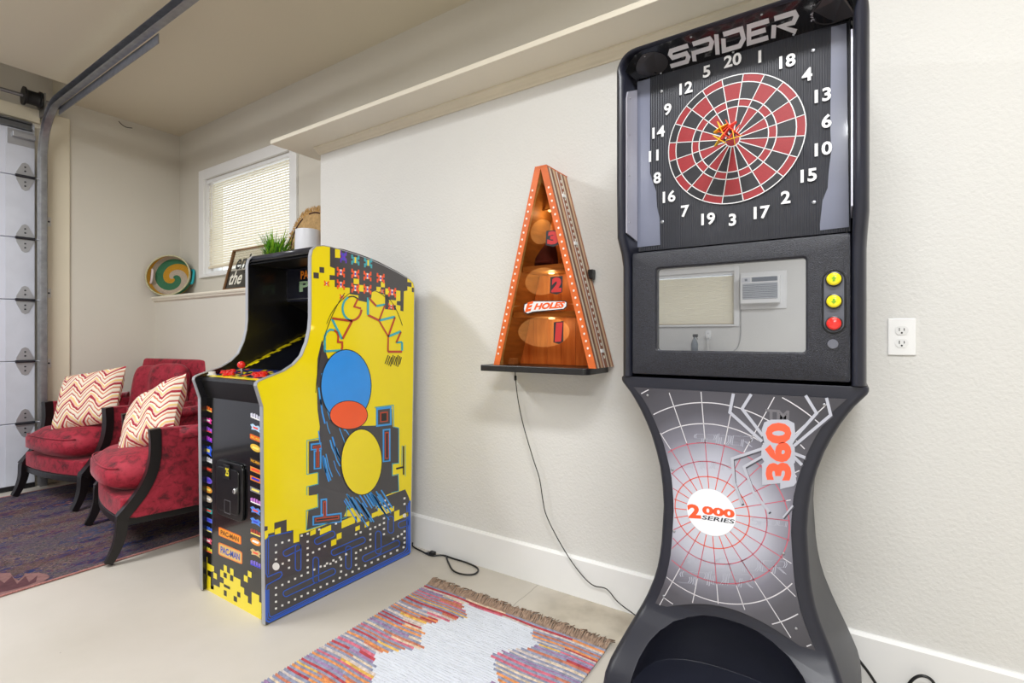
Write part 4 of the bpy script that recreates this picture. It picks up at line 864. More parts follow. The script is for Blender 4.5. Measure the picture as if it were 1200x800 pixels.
    for k in range(n):
        a, b = X0+(X1-X0)*k/n+.0008, X0+(X1-X0)*(k+1)/n-.0008
        def zt(x): return min(ztop-.005, zb+(zap-zb)*(1-abs(x-(X0+X1)/2)/((X1-X0)/2)))
        P = [(a, zb), (b, zb), (b, zt(b)), (a, zt(a))]
        if (a-(X0+X1)/2)*(b-(X0+X1)/2) < 0: P = [(a, zb), (b, zb), (b, zt(b)), ((X0+X1)/2, min(zap, ztop)-.005), (a, zt(a))]
        MB().prism(P, 'y', YBc-.014, YBc-.002).build('back_plank', m_plank, e)
    for py in (312, 367): 
        z = pY(640, py+1, YFc+.01).z; MB().prism([(inw(z,-1), z-.012), (inw(z,1), z-.012), (inw(z+.012,1), z+.012), (inw(z+.012,-1), z+.012)], 'y', YFc+.022, YBc-.015).build('shelf', m_wood, e)
    # LED lamps added under shelves and apex to brighten inside, guessed from the cord
    for py, zt_ in ((313, None), (368, None), (238, 1)):
        z = pY(640, py, YFc+.01).z-.013 if zt_ is None else ztop-.16
        xm_ = (inw(z,-1)+inw(z,1))/2
        pk = MB().lathe([(.0005,0),(.012,0),(.014,.002),(.014,.005),(.0005,.005)], 14, Matrix.Translation((xm_, 1.90, z-.005)), caps=True).build('added_led_puck', M('added_led_lens', (255,226,180), .4, emit=2.0), e)
        if zt_: MB().box(inw(z,-1), inw(z,1), 1.892, 1.908, z, z+.006).build('added_led_bar', m_wood, e)
        ld = bpy.data.lights.new('added_led_light', 'POINT'); ld.energy = .20; ld.color = (1, .82, .56); ld.shadow_soft_size = .012
        lo = bpy.data.objects.new('added_led_light', ld); COL.objects.link(lo); lo.parent = e; lo.location = Vector((xm_, 1.90, z-.025))-ORG[e.name]
    # tinted glass front with paler amber ovals
    def gl(name, col, tint):
        m, g = newmat(name, .03); tr = g.node('ShaderNodeBsdfTransparent', {'Color': lin(col)}); gs = g.node('ShaderNodeBsdfGlossy', {'Roughness': .03}); lw = g.node('ShaderNodeLayerWeight', {'Blend': .12})
        mx = g.node('ShaderNodeMixShader', {0: g.math('MULTIPLY', lw.outputs['Fresnel'], .6)}); g.L.new(tr.outputs[0], mx.inputs[1]); g.L.new(gs.outputs[0], mx.inputs[2]); g.L.new(mx.outputs[0], g.N['Material Output'].inputs[0]); return m
    m_tint = gl('tinted_glass', (214,182,154), 1); m_clear = gl('clear_glass', (250,248,242), 0)
    m_oval = gl('amber_oval', (255,232,200), 0); gf = G(m_oval); df = gf.node('ShaderNodeBsdfDiffuse', {'Color': lin((255,190,120))}); mo = gf.N['Material Output']; old = mo.inputs[0].links[0].from_socket
    mx2 = gf.node('ShaderNodeMixShader', {0: .13}); gf.L.new(old, mx2.inputs[1]); gf.L.new(df.outputs[0], mx2.inputs[2]); gf.L.new(mx2.outputs[0], mo.inputs[0])
    yg = YFc+.012; mb = MB(); g2 = lambda x, y: (pY(x, y, yg).x, yg, pY(x, y, yg).z)
    # glass sheet built as three bands, each with an oval hole
    tri = lambda z, s: (inw(z, s), yg, z)
    ov = [(634.5,271.5,13,14.5),(635.5,329.5,20.5,16),(636.5,388.5,30,18)]; zz = [ztop-.02, pY(636,305,yg).z, pY(636,357,yg).z, zb+.001]
    for (ox, oy, rx, ry), zt_, zb_ in zip(ov, zz, zz[1:]):
        c = pY(ox, oy, yg); ax = abs(pY(ox+rx, oy, yg).x-pY(ox-rx, oy, yg).x)/2; az = abs(pY(ox, oy-ry, yg).z-pY(ox, oy+ry, yg).z)/2; N = 40
        oval = [Vector((c.x+ax*math.cos(2*pi*k/N), yg, c.z+az*math.sin(2*pi*k/N))) for k in range(N)]
        outer = []
        for k in range(N):
            dx, dz = math.cos(2*pi*k/N), math.sin(2*pi*k/N); best = 9
            lo, hi = 0, 2
            for _ in range(40):
                t = (lo+hi)/2; x, z = c.x+ax*dx*t*2, c.z+az*dz*t*2
                if zb_ <= z <= zt_ and inw(z,-1) <= x <= inw(z,1): lo = t
                else: hi = t
            outer.append(Vector((c.x+ax*dx*lo*2, yg, c.z+az*dz*lo*2)))
        outer = [o if (o-c).length > (p-c).length else p+(p-c)*.01 for o, p in zip(outer, oval)]
        mb.add(oval+outer, [(i, (i+1) % N, (i+1) % N+N, i+N) for i in range(N)], 0); mb.ngon(oval, 1)
    gla = mb.build('glass_front', [m_tint, m_oval], e)
    # stickers
    ys = yg-.0012; f = lambda x, y: (pY(x, y, ys).x, ys, pY(x, y, ys).z); f1 = lambda x, y: (pY(x, y, ys).x, ys-.0006, pY(x, y, ys).z); f3 = lambda x, y: (pY(x, y, ys).x, ys-.0012, pY(x, y, ys).z)
    m_sw = M('sticker_white', (232,232,234), .4); m_so = M('sticker_orange', (240,92,20), .4); m_sr = M('sticker_red', (190,44,46), .4); m_sk = M('sticker_black', (34,34,38), .4)
    mb = MB(); k = 6.67; S6 = lambda fn: (lambda x, y: fn(600+x/k, 300+y/k))
    P = [(95,372),(160,350),(415,348),(432,360),(430,395),(405,418),(165,440),(120,455),(95,440),(88,415)]
    mb.ngon([S6(f)(*p) for p in P], 1); mb.ngon([S6(f1)(*p) for p in [(100,378),(162,355),(412,354),(425,364),(423,392),(402,411),(164,433),(122,447),(100,434),(95,414)]], 0)
    text_fit(mb, 'E', ((615,366),(624.5,363.5),(616,355)), f3, 2, offset=.06, shear=.25); text_fit(mb, 'HOLES', ((625.5,363),(661.5,360.5),(626.5,355.5)), f3, 2, offset=.05, shear=.25)
    mb.build('sticker', [m_sw, m_sk, m_so], gla)
    for txt, (x0, y0, x1, y1) in (('3', (641,270,656,288)), ('2', (646,324,659,344)), ('1', (650,377,660,402))):
        mb = MB(); c = [(x0-1,y0+.5),(x1+.5,y0-1),(x1,y1-2),((x0+x1)/2,y1+1),(x0-1.5,y1-1)]; mb.ngon([f(*p) for p in c], 1)
        text_fit(mb, txt, ((x0,y1-1.5),(x1-1,y1-2),(x0+.5,y0+1)), f1, 0, offset=.07, shear=.05); mb.build('sticker', [m_sr, m_sk], gla)
    # small things inside
    z1_ = pY(640, 313, YFc+.01).z+.012
    cx = (inw(z1_+.05,-1)+inw(z1_+.05,1))/2-.018; cy = 1.885
    cp = thing('folded_cap', 'dark maroon folded cap on the top shelf of the triangular case', 'cap', (cx, cy, z1_))
    m_mar = M('maroon_cloth', (70,18,30), .8, bump=(60,.4,.004), var=(20,.25))
    MB().loft([[(cx-.005+p.x, cy+.012+p.y, z1_+max(0, .012+p.z*(1.0+.35*math.sin(p.x*40)))) for p in r] for r in superell(.05,.045,.085,2.4,2.4,2.2,24,12)]).build('crown', m_mar, cp, smooth=True)
    MB().loft([[(cx+p.x, cy-.02+p.y, z1_+.009+p.z+.006*math.cos(p.x*18)) for p in r] for r in superell(.066,.045,.008,3,2.4,2,24,8)]).build('brim', m_mar, cp, smooth=True)
    q = pY(598, 424, 1.90); bxo = thing('cardboard_box', 'small tan box with a curled wire in the bottom of the triangular case', 'box', (q.x, 1.9, zb))
    MB().box(q.x-.018, q.x+.03, 1.88, 1.92, zb, zb+.028).build('carton', M('cardboard', (176,140,100), .8), bxo, bevel=.002)
    MB().tube([(q.x-.01,1.9,zb+.027),(q.x-.016,1.9,zb+.045),(q.x,1.9,zb+.058),(q.x+.014,1.9,zb+.056)], .002, 6).build('wire', m_white, bxo, smooth=True)
    # cord
    c0 = pY(604, 440, 1.90); pts = [(c0.x,1.90,.981),(c0.x,1.90,.95)]+[tuple(pY(x, y, 1.972)) for x, y in ((607,468),(613,497),(624,535),(632,560),(636,585),(640,603),(652,628),(668,655),(684,676),(696,686),(711,690),(724,705),(745,720.5))]
    pts[-1] = (pts[-1][0], 1.965, .012)
    ec = thing('display_power_cord', 'thin black cord hanging from the triangular case to the floor', 'cord', (c0.x, 1.95, 0))
    pts += [(-.66, 1.95, .008), (-.6, 1.945, .006)]
    MB().tube(catmull(pts, 5), .0024, 6).build('cable', m_black, ec, smooth=True)
    MB().tube([(c0.x,1.90,.957),(c0.x,1.90,.955),(c0.x,1.90,.937),(c0.x,1.90,.935)], [.004,.006,.006,.004], 8).build('inline_switch', m_black, ec, smooth=True)
display()

# ================================================================== RUGS
def area_rug():
    x0, x1, y0, y1 = -4.93, -3.06, -1.2, 1.80
    e = thing('area_rug', 'dark faded rug in navy, maroon and grey under the red armchairs', 'rug', ((x0+x1)/2, (y0+y1)/2, 0))
    m, g = newmat('faded_rug_pile', .95); tc = g.node('ShaderNodeTexCoord'); sp = g.node('ShaderNodeSeparateXYZ', {0: tc.outputs['Object']})
    mp = g.node('ShaderNodeMapping', {0: tc.outputs['Object']}); mp.inputs['Scale'].default_value = (5.5, 1.9, 1)
    n1 = g.node('ShaderNodeTexNoise', {'Vector': mp.outputs[0], 'Scale': 1.0, 'Detail': 6.0, 'Roughness': .66})
    mp2 = g.node('ShaderNodeMapping', {0: tc.outputs['Object']}); mp2.inputs['Scale'].default_value = (90, 26, 1)
    n2 = g.node('ShaderNodeTexNoise', {'Vector': mp2.outputs[0], 'Scale': 1.0, 'Detail': 3.0})
    n3 = g.node('ShaderNodeTexNoise', {'Vector': tc.outputs['Object'], 'Scale': 2.3, 'Detail': 4.0})
    f = g.math('ADD', g.math('MULTIPLY', n1.outputs['Fac'], .7), g.math('MULTIPLY', n2.outputs['Fac'], .3))
    c = g.ramp(f, [(.36,(10,9,14)),(.41,(24,40,92)),(.44,(96,34,40)),(.465,(108,100,98)),(.49,(14,10,16)),(.515,(128,106,102)),(.535,(58,22,30)),(.56,(28,50,108)),(.59,(14,10,16)),(.62,(110,44,46)),(.66,(150,128,120))])
    band = g.math('SINE', g.math('MULTIPLY', g.math('ADD', sp.outputs[0], g.math('MULTIPLY', n3.outputs['Fac'], .8)), 11.0))
    c = g.mix(g.math('MULTIPLY', g.math('GREATER_THAN', band, .5), .3), c, g.ramp(n1.outputs['Fac'], [(.35,(14,18,34)),(.45,(34,48,92)),(.52,(66,64,72)),(.62,(96,96,108))]))
    c = g.mix(g.math('MULTIPLY', g.math('LESS_THAN', band, -.75), .35), c, g.ramp(n2.outputs['Fac'], [(.3,(44,16,22)),(.7,(104,58,54))]))
    g.L.new(c, g.b.inputs['Base Color']); bp = g.node('ShaderNodeBump', {'Height': n2.outputs['Fac'], 'Strength': .4, 'Distance': .004}); g.L.new(bp.outputs[0], g.b.inputs['Normal'])
    NX, NY = 30, 40; mb = MB(); vs = []
    def hz(x, y): return .007+.0015*math.sin(x*7+y*3)
    top = [[(x0+(x1-x0)*i/NX, y0+(y1-y0)*j/NY) for j in range(NY+1)] for i in range(NX+1)]
    vs = [(x, y, hz(x, y)) for r in top for x, y in r]; k = NY+1
    fs = [(i*k+j, (i+1)*k+j, (i+1)*k+j+1, i*k+j+1) for i in range(NX) for j in range(NY)]
    mb.add(vs, fs); mb.box(x0, x1, y0, y1, .0005, .006); mb.build('pile', m, e, smooth=False)
    mb = MB(); mb.tube([(x1, y0+(y1-y0)*k/40, .006) for k in range(41)], .005, 6); mb.build('binding', M('rug_binding', (170,118,112), .9, bump=(300,.8,.003), var=(150,.3)), e)
    mb = MB(); mb.tube([(x0, y0+(y1-y0)*k/40, .006) for k in range(41)], .005, 6); mb.build('binding', MATS['rug_binding'], e)
    # faded pink medallion near the edge
    def md(u, v): p = pZ(u, v, .0095); return (p.x, p.y, .0098)
    mb = MB(); L = 6.0
    mb.ngon([md(*p) for p in [(-60,690),(-40,668),(-10,672),(12,671),(16,677),(22,680),(30,672),(46,671),(56,673),(58,676),(50,682),(30,688),(0,697),(-40,706)]], 0)
    mb.build('medallion', [M('faded_rose_pile', (128,92,90), .95, var=(40,.2))], e)
    mb = MB(); q = lambda u, v: (md(u, v)[0], md(u, v)[1], .0102)
    mb.ngon([q(*p) for p in [(-30,690),(-5,676),(5,683),(14,675),(20,684),(30,675),(34,682),(44,674),(42,682),(32,686),(10,692),(-20,698)]]); mb.build('medallion', M('faded_maroon_pile', (84,48,54), .95, var=(40,.2)), e)
area_rug()
def rag_rug():
    x0, x1, y1 = -1.585, -.715, 1.70; y0 = .30
    e = thing('rag_rug', 'multicoloured striped rag rug with a pale grey stepped centre and brown fringe', 'rug', ((x0+x1)/2, (y0+y1)/2, 0))
    pal = [(138,143,166),(214,142,88),(196,104,124),(172,66,74),(206,188,166),(214,172,88),(150,122,160),(186,116,92),(196,184,180)]
    mats = [M('pale_rag', (203,207,217), .95, bump=(260,.8,.004), var=(90,.06), stretch=(.25,1,1))]+[M('rag_%d' % i, c, .95, bump=(200,.8,.004), var=(70,.30)) for i, c in enumerate(pal)]
    # the pale centre is a zigzag band
    zl = [(1.70,-1.375),(1.581,-1.268),(1.56,-1.285),(1.455,-1.378),(1.346,-1.275),(1.325,-1.29),(1.225,-1.386),(1.115,-1.272),(1.09,-1.29),(.99,-1.386),(.88,-1.272),(.86,-1.29),(.76,-1.386),(.65,-1.272),(.53,-1.386),(.42,-1.272),(.30,-1.386)]
    def left(y): return interp(zl, y)
    def right(y): return interp(zl, y)+.335
    rr = random.Random(11); mb = MB(); y = y1; i = 0
    def row(ya, yb, xa, xb, mi, n):
        zt = .010; vs = []; fs = []
        n = max(2, n)
        for k in range(n+1):
            x = xa+(xb-xa)*k/n; wob = .0025*math.sin(x*23+ya*9)
            vs += [(x, ya+wob, .004), (x, (ya+yb)/2+wob, zt), (x, yb+wob, .004)]
        for k in range(n): fs += [(3*k, 3*k+3, 3*k+4, 3*k+1), (3*k+1, 3*k+4, 3*k+5, 3*k+2)]
        mb.add(vs, fs, mi)
    last = 1
    while y > y0:
        h = rr.choice((.008,.010,.013)); ya, yb = y-h, y; mid = (ya+yb)/2
        a, b = left(mid)+rr.uniform(-.012,.012), right(mid)+rr.uniform(-.012,.012)
        if mid > 1.665: a = b = (x0+x1)/2
        c1 = 1 if i % 2 == 0 else rr.randint(2, 9); c2 = 1 if i % 2 == 1 else rr.randint(2, 9)
        if mid > 1.665: c1 = c2 = (1, 4, 9, 1)[i % 4]
        # colour changes part of the way along a strip
        xm = x0+(a-x0)*rr.uniform(.3,.8); row(ya, yb, x0, xm, c1, 6); row(ya, yb, xm, a, c1 if rr.random() < .6 else rr.randint(2, 9), 4)
        if b-a > .01: row(ya, yb, a, b, 0, 10)
        xm = b+(x1-b)*rr.uniform(.3,.8); row(ya, yb, b, xm, c2, 4); row(ya, yb, xm, x1, c2 if rr.random() < .6 else rr.randint(2, 9), 4)
        y -= h; i += 1
    w = mb.build('weave', mats, e, smooth=True); w['kind'] = 'stuff'
    MB().box(x0+.003, x1-.003, y0, y1-.002, .0008, .004).build('backing', M('rug_backing', (160,150,140), .95), e)
    mb = MB(); n = 110
    for k in range(n):
        x = x0+(x1-x0)*(k+.5)/n
        for q in range(3):
            dx = rr.uniform(-.018,.018); l = rr.uniform(.04,.07); h = rr.uniform(.004,.02)
            mb.tube([(x+rr.uniform(-.003,.003), y1-.004, .008), (x+dx*.4, y1+l*.5, .008+h), (x+dx, y1+l, .004+rr.uniform(0,.008))], [.0028,.0026,.0014], 5)
    fr = mb.build('fringe', M('jute_fringe', (158,134,116), .95, var=(60,.3)), e, smooth=True); fr['kind'] = 'stuff'
rag_rug()

# ================================================================== ARMCHAIRS AND PILLOWS
m_velvet, g = newmat('crimson_velvet', .7); tc = g.node('ShaderNodeTexCoord')
n1 = g.node('ShaderNodeTexNoise', {'Vector': tc.outputs['Object'], 'Scale': 26.0, 'Detail': 5.0, 'Roughness': .7, 'Distortion': .6}); n2 = g.node('ShaderNodeTexNoise', {'Vector': tc.outputs['Object'], 'Scale': 5.0, 'Detail': 3.0})
f = g.math('ADD', g.math('MULTIPLY', n1.outputs['Fac'], .7), g.math('MULTIPLY', n2.outputs['Fac'], .3))
g.L.new(g.ramp(f, [(.36,(66,4,18)),(.44,(120,14,34)),(.5,(150,24,46)),(.6,(168,34,56))]), g.b.inputs['Base Color'])
g.b.inputs['Sheen Weight'].default_value = .35; g.b.inputs['Sheen Roughness'].default_value = .35; g.b.inputs['Sheen Tint'].default_value = (1,.5,.55,1)
bp = g.node('ShaderNodeBump', {'Height': n1.outputs['Fac'], 'Strength': .35, 'Distance': .004}); g.L.new(bp.outputs[0], g.b.inputs['Normal'])
m_dwood = M('espresso_wood', (16,11,13), .38, var=(8,.2))
def armchair(label, loc, rz):
    e = thing('armchair', label, 'armchair', (0,0,0), 0, 'red velvet armchairs'); ORG[e.name] = Vector((0,0,0))
    def bow(x): return -.035*(1-(x/.36)**2)
    # seat base and rail with bowed front
    def slab(hw, yf, yb, z0, z1, bw, name, m, bev):
        P = [(-hw+2*hw*k/12, yf+bw*bow(-hw+2*hw*k/12)) for k in range(13)]+[(hw, yb), (-hw, yb)]
        return MB().prism(P, 'z', z0, z1).build(name, m, e, bevel=bev, seg=3)
    slab(.355, -.385, .30, .205, .305, 1, 'seat_base', m_velvet, .012)
    slab(.36, -.385, .32, .165, .205, 1, 'seat_rail', m_dwood, .004)
    cu = [[(p.x*(1-.03*(p.y < 0)), -.095+p.y+bow(p.x*.9)*min(1, max(0, -p.y/.33)), .395+p.z+.03*max(0, p.z)/.088*max(0, 1-(p.x/.33)**2)*max(0, 1-(p.y/.34)**2)) for p in r] for r in superell(.322,.33,.088,7,7,2.6,56,18)]
    seat = MB().loft(cu).build('seat_cushion', m_velvet, e, smooth=True)
    mb = MB(); mb.tube([(x*.97, -.095-.33*(max(.0, 1-.235-abs(x/.322)**7))**(1/7)+bow(x*.9)*.95, .4455) for x in [-.29+.58*k/24 for k in range(25)]], .0035, 6); mb.build('piping', m_velvet, seat, smooth=True)
    for s in (-1, 1):
        # front leg sweeping forward, and the curved arm post above it
        pts = catmull([(s*.372,-.44,.003),(s*.372,-.412,.06),(s*.372,-.392,.13),(s*.372,-.385,.21),(s*.372,-.376,.235)], 4)
        MB().tube(pts, [.024+.012*min(1, k/(len(pts)-1)*1.3) for k in range(len(pts))], 4, square=True).build('leg', m_dwood, e)
        post = catmull([(s*.378,-.392,.215),(s*.378,-.352,.265),(s*.378,-.305,.33),(s*.378,-.268,.41),(s*.378,-.25,.50),(s*.378,-.248,.585),(s*.378,-.252,.645)], 4)
        MB().tube(post, .034, 4, square=True).build('arm_post', m_dwood, e)
        inner = [(p.y+.026, p.z) for p in post]
        P = inner+[(.34,.62),(.38,.40),(.34,.205),(-.33,.205)]
        MB().prism(P, 'x', s*.335 if s > 0 else s*.393, s*.393 if s > 0 else s*.335).build('arm_panel', m_velvet, e, bevel=.006)
        MB().loft([[(s*.372+q.x, .055+q.y, .618+q.z+.02*(q.y/.3)) for q in r] for r in superell(.052,.302,.034,2.6,9,2.6,20,12)]).build('arm_pad', m_velvet, e, smooth=True)
        MB().tube([(s*.34,.42,.003),(s*.345,.38,.10),(s*.345,.35,.20)], [.022,.027,.032], 4, square=True).build('leg', m_dwood, e)
    # reclined back
    def rec(p): a = math.radians(12); y, z = p[1], p[2]-.30; return (p[0], .285+y*math.cos(a)+z*math.sin(a), .30+z*math.cos(a)-y*math.sin(a))
    mb = MB(); P = [rec(q) for q in ((-.405,0,.25),(.405,0,.25),(.405,0,.955),(-.405,0,.955),(-.41,.085,.25),(.41,.085,.25),(.41,.085,.965),(-.41,.085,.965))]
    mb.add(P, [(0,1,2,3),(7,6,5,4),(0,1,5,4),(1,2,6,5),(2,3,7,6),(3,0,4,7)]); mb.build('backrest', m_velvet, e, bevel=.022, seg=4)
    mb = MB(); P = [rec(q) for q in ((-.41,.085,.22),(.41,.085,.22),(.41,.085,.955),(-.41,.085,.955),(-.41,.125,.22),(.41,.125,.22),(.41,.125,.955),(-.41,.125,.955))]
    mb.add(P, [(0,1,2,3),(7,6,5,4),(0,1,5,4),(1,2,6,5),(2,3,7,6),(3,0,4,7)]); mb.build('back_frame', m_dwood, e, bevel=.004)
    rr = random.Random(2)
    C = [[rec((p.x, -.062+p.y-.012*math.sin(p.x*26+p.z*5)*(p.y < 0), .655+p.z+.012*math.sin(p.x*9)*(p.z > 0))) for p in r] for r in superell(.315,.075,.245,5,2.4,5,72,34)]
    MB().loft(C).build('back_cushion', m_velvet, e, smooth=True)
    e.location = loc; e.rotation_euler = (0, 0, rz)
    return e
def place(front_mid, rz): n = Vector((-math.sin(rz), math.cos(rz), 0)); return Vector((front_mid[0], front_mid[1], .0105))+n*.43
rA, rB = math.radians(-10.4), math.radians(9.5)
armchair('red velvet armchair with dark wood arms, nearest the arcade cabinet', place((-3.395,1.05), rA), rA)
armchair('red velvet armchair with dark wood arms, nearest the garage door', place((-4.506,1.095), rB), rB)
def zigzag():
    m, g = newmat('zigzag_fabric', .9); tc = g.node('ShaderNodeTexCoord'); sp = g.node('ShaderNodeSeparateXYZ', {0: tc.outputs['Object']})
    n = g.node('ShaderNodeTexNoise', {'Vector': tc.outputs['Object'], 'Scale': 14.0, 'Detail': 4.0})
    u = g.math('ADD', sp.outputs[0], g.math('MULTIPLY', g.math('SUBTRACT', n.outputs['Fac'], .5), .03))
    tri = g.math('PINGPONG', u, .072)
    v = g.math('ADD', g.math('SUBTRACT', sp.outputs[2], g.math('MULTIPLY', tri, 1.15)), g.math('MULTIPLY', g.math('SUBTRACT', n.outputs['Fac'], .5), .03))
    f = g.math('FRACT', g.math('MULTIPLY', g.math('ADD', v, 3.0), 8.5))
    c = g.ramp(f, [(0,(232,222,206)),(.16,(206,128,100)),(.26,(236,224,204)),(.38,(166,40,58)),(.52,(228,190,176)),(.62,(232,200,130)),(.72,(238,230,214)),(.84,(180,60,66)),(.93,(222,200,180))], 'CONSTANT')
    g.L.new(c, g.b.inputs['Base Color']); return m
m_zig = zigzag()
def pillow(label, loc, rot, size, par_group='zigzag pillows on the armchairs'):
    e = thing('throw_pillow', label, 'pillow', (0,0,0), 0, par_group); ORG[e.name] = Vector((0,0,0)); h = size/2; N = 22
    mb = MB()
    for s in (-1, 1):
        vs = []
        for i in range(N+1):
            for j in range(N+1):
                u, v = -1+2*i/N, -1+2*j/N; pin = 1-.07*(1-u*u)*abs(v)**3*1.0; pin2 = 1-.07*(1-v*v)*abs(u)**3
                th = .078*((1-u**4)*(1-v**4))**.55*(1+.06*math.sin(u*7+v*5))
                vs.append((u*h*pin2, s*th, h+v*h*pin))
        k = N+1; mb.add(vs, [(i*k+j, (i+1)*k+j, (i+1)*k+j+1, i*k+j+1) for i in range(N) for j in range(N)])
    mb.build('cover', m_zig, e, smooth=True)
    e.rotation_euler = rot; e.location = loc; return e
pillow('cream and red zigzag pillow on the armchair nearest the garage door', (-4.40, 1.27, .50), (math.radians(-28), math.radians(-10), math.radians(36)), .44)
pillow('cream and red zigzag pillow on the armchair nearest the arcade cabinet', (-3.27, 1.22, .51), (math.radians(-34), math.radians(-26), math.radians(20)), .42)

# ================================================================== THINGS ON THE LEDGE
ZL = 1.489
def spiral_basket():
    ctr = Vector((-4.975, 2.03, ZL+.186)); nrm = Vector((.60, -.76, .18)).normalized()
    e = thing('woven_basket', 'round woven basket with green, mustard and white swirl leaning in the corner on the ledge', 'basket', (ctr.x, ctr.y, ZL))
    zax = nrm; xax = Vector((0,0,1)).cross(zax).normalized(); yax = zax.cross(xax)
    M4 = Matrix((xax, yax, zax)).transposed().to_4x4(); M4.translation = ctr
    def swirl(name):
        m, g = newmat(name, .85); tc = g.node('ShaderNodeTexCoord'); mp = g.node('ShaderNodeMapping', {0: tc.outputs['UV']}); sp = g.node('ShaderNodeSeparateXYZ', {0: mp.outputs[0]})
        r = sp.outputs[1]; a = sp.outputs[0]
        f = g.math('FRACT', g.math('ADD', a, g.math('MULTIPLY', r, 1.1)))
        n = g.node('ShaderNodeTexVoronoi', {'Vector': mp.outputs[0], 'Scale': 60.0})
        c = g.ramp(f, [(0,(58,120,86)),(.34,(196,178,160)),(.66,(206,150,36)),(.97,(58,120,86))], 'CONSTANT')
        c = g.mix(g.math('MULTIPLY', g.math('LESS_THAN', n.outputs['Distance'], .3), .35), c, lin((90,76,60)))
        g.L.new(c, g.b.inputs['Base Color']); w = g.math('SINE', g.math('MULTIPLY', r, 130.0)); bp = g.node('ShaderNodeBump', {'Height': w, 'Strength': .6, 'Distance': .004}); g.L.new(bp.outputs[0], g.b.inputs['Normal']); return m
    ms = swirl('swirl_weave'); R = .182; D = .085
    prof = [(.002,-D),(.04,-D),(.08,-D),(.12,-D),(.15,-D+.004),(.165,-D+.02),(.172,-D+.05),(R-.004,-.004),(R,0),(R+.004,-.004),(R-.002,-D+.045),(.172,-D+.012),(.155,-D-.008),(.10,-D-.010),(.002,-D-.010)]
    mb = MB(); seg = 48; mb.lathe(prof, seg, M4); o = mb.build('bowl', ms, e, smooth=True)
    uv = o.data.uv_layers.new(name='UVMap'); Mi = M4.inverted(); org = ORG[e.name]
    for p in o.data.polygons:
        cc = Mi @ (p.center+org); a0 = math.atan2(cc.y, cc.x)/(2*pi)
        for li in p.loop_indices:
            q = Mi @ (o.data.vertices[o.data.loops[li].vertex_index].co+org); a = math.atan2(q.y, q.x)/(2*pi)
            if math.hypot(q.x, q.y) < .004: a = a0
            if a-a0 > .5: a -= 1
            if a-a0 < -.5: a += 1
            uv.data[li].uv = (a, (math.hypot(q.x, q.y)+max(0, q.z+D-.004))/.2)
    mb = MB(); mb.tube([M4 @ Vector((R*math.cos(t), R*math.sin(t), .002)) for t in [2*pi*k/48 for k in range(49)]], .006, 8); mb.build('rim', M('basket_rim', (190,186,150), .8, var=(50,.2)), e, smooth=True)
    for s, mm in ((-1, M('pale_handle', (214,200,200), .7)), (1, M('turquoise_handle', (30,165,175), .7))):
        c0 = [M4 @ Vector((s*(R-.012)*1.0, y, z)) for y, z in ((-.055,-.03),(-.05,-.03))]
        P = [Vector((s*(.172), -.06, -.045)), Vector((s*(.150 if s < 0 else .196), -.05, -.03)), Vector((s*(.150 if s < 0 else .198), .05, -.03)), Vector((s*.172, .06, -.045))]
        mb = MB(); mb.tube(catmull([M4 @ p for p in P], 5), .010, 8); mb.build('handle', mm, e, smooth=True)
spiral_basket()
def fringed_tray():
    c = Vector((-3.075, 2.135, ZL+.285)); R = .232
    e = thing('fringed_tray', 'flat round natural fibre tray with shaggy fringe leaning beside the window', 'basket', (c.x, c.y, ZL))
    tl = math.radians(6); yax = Vector((0, math.sin(tl), math.cos(tl))); nrm = Vector((0, -math.cos(tl), math.sin(tl))); xax = Vector((1,0,0))
    M4 = Matrix((xax, yax, nrm)).transposed().to_4x4(); M4.translation = c
    mb = MB(); prof = [(.001,0)]+[(r, .004+.003*(k % 2)) for k, r in enumerate([.012*j for j in range(1, 20)])]+[(R,.002),(R,-.008),(.001,-.008)]
    mb.lathe(prof, 48, M4); mb.build('coil', M('coiled_seagrass', (186,152,104), .9, var=(45,.2)), e, smooth=True)
    m_b = M('dark_stitch', (70,36,30), .8)
    for a0, a1 in ((1.2,1.75),(2.1,3.4)):
        mb = MB(); mb.tube([M4 @ Vector(((R-.014)*math.cos(a0+(a1-a0)*k/12), (R-.014)*math.sin(a0+(a1-a0)*k/12), .008)) for k in range(13)], .005, 6); mb.build('stitch_band', m_b, e, smooth=True)
    rr = random.Random(4); mb = MB()
    for k in range(520):
        a = 2*pi*rr.random(); r0 = R-.008; l = rr.uniform(.035,.05); z = rr.uniform(-.006,.006); da = rr.uniform(-.12,.12)
        P = [M4 @ Vector((r0*math.cos(a), r0*math.sin(a), z)), M4 @ Vector(((r0+l*.6)*math.cos(a+da*.4), (r0+l*.6)*math.sin(a+da*.4), z+rr.uniform(0,.012))), M4 @ Vector(((r0+l)*math.cos(a+da), (r0+l)*math.sin(a+da), z+rr.uniform(-.004,.01)))]
        for p in P: p.y = min(p.y, 2.172)
        mb.tube(P, [.003,.0028,.001], 4)
    o = mb.build('fringe', M('raffia_fringe', (196,156,98), .9, var=(60,.2)), e); o['kind'] = 'stuff'
fringed_tray()
def vase():
    c = (-2.985, 2.05, ZL); mb = MB(); mb.lathe([(.001,0),(.088,0),(.092,.01),(.078,.352),(.074,.354),(.072,.345),(.086,.02),(.001,.015)], 28, Matrix.Translation(c))
    tag(mb.build('white_vase', M('white_ceramic', (226,228,236), .35), smooth=True, auto=50), 'plain white tapered vase in front of the fringed tray', 'vase')
vase()
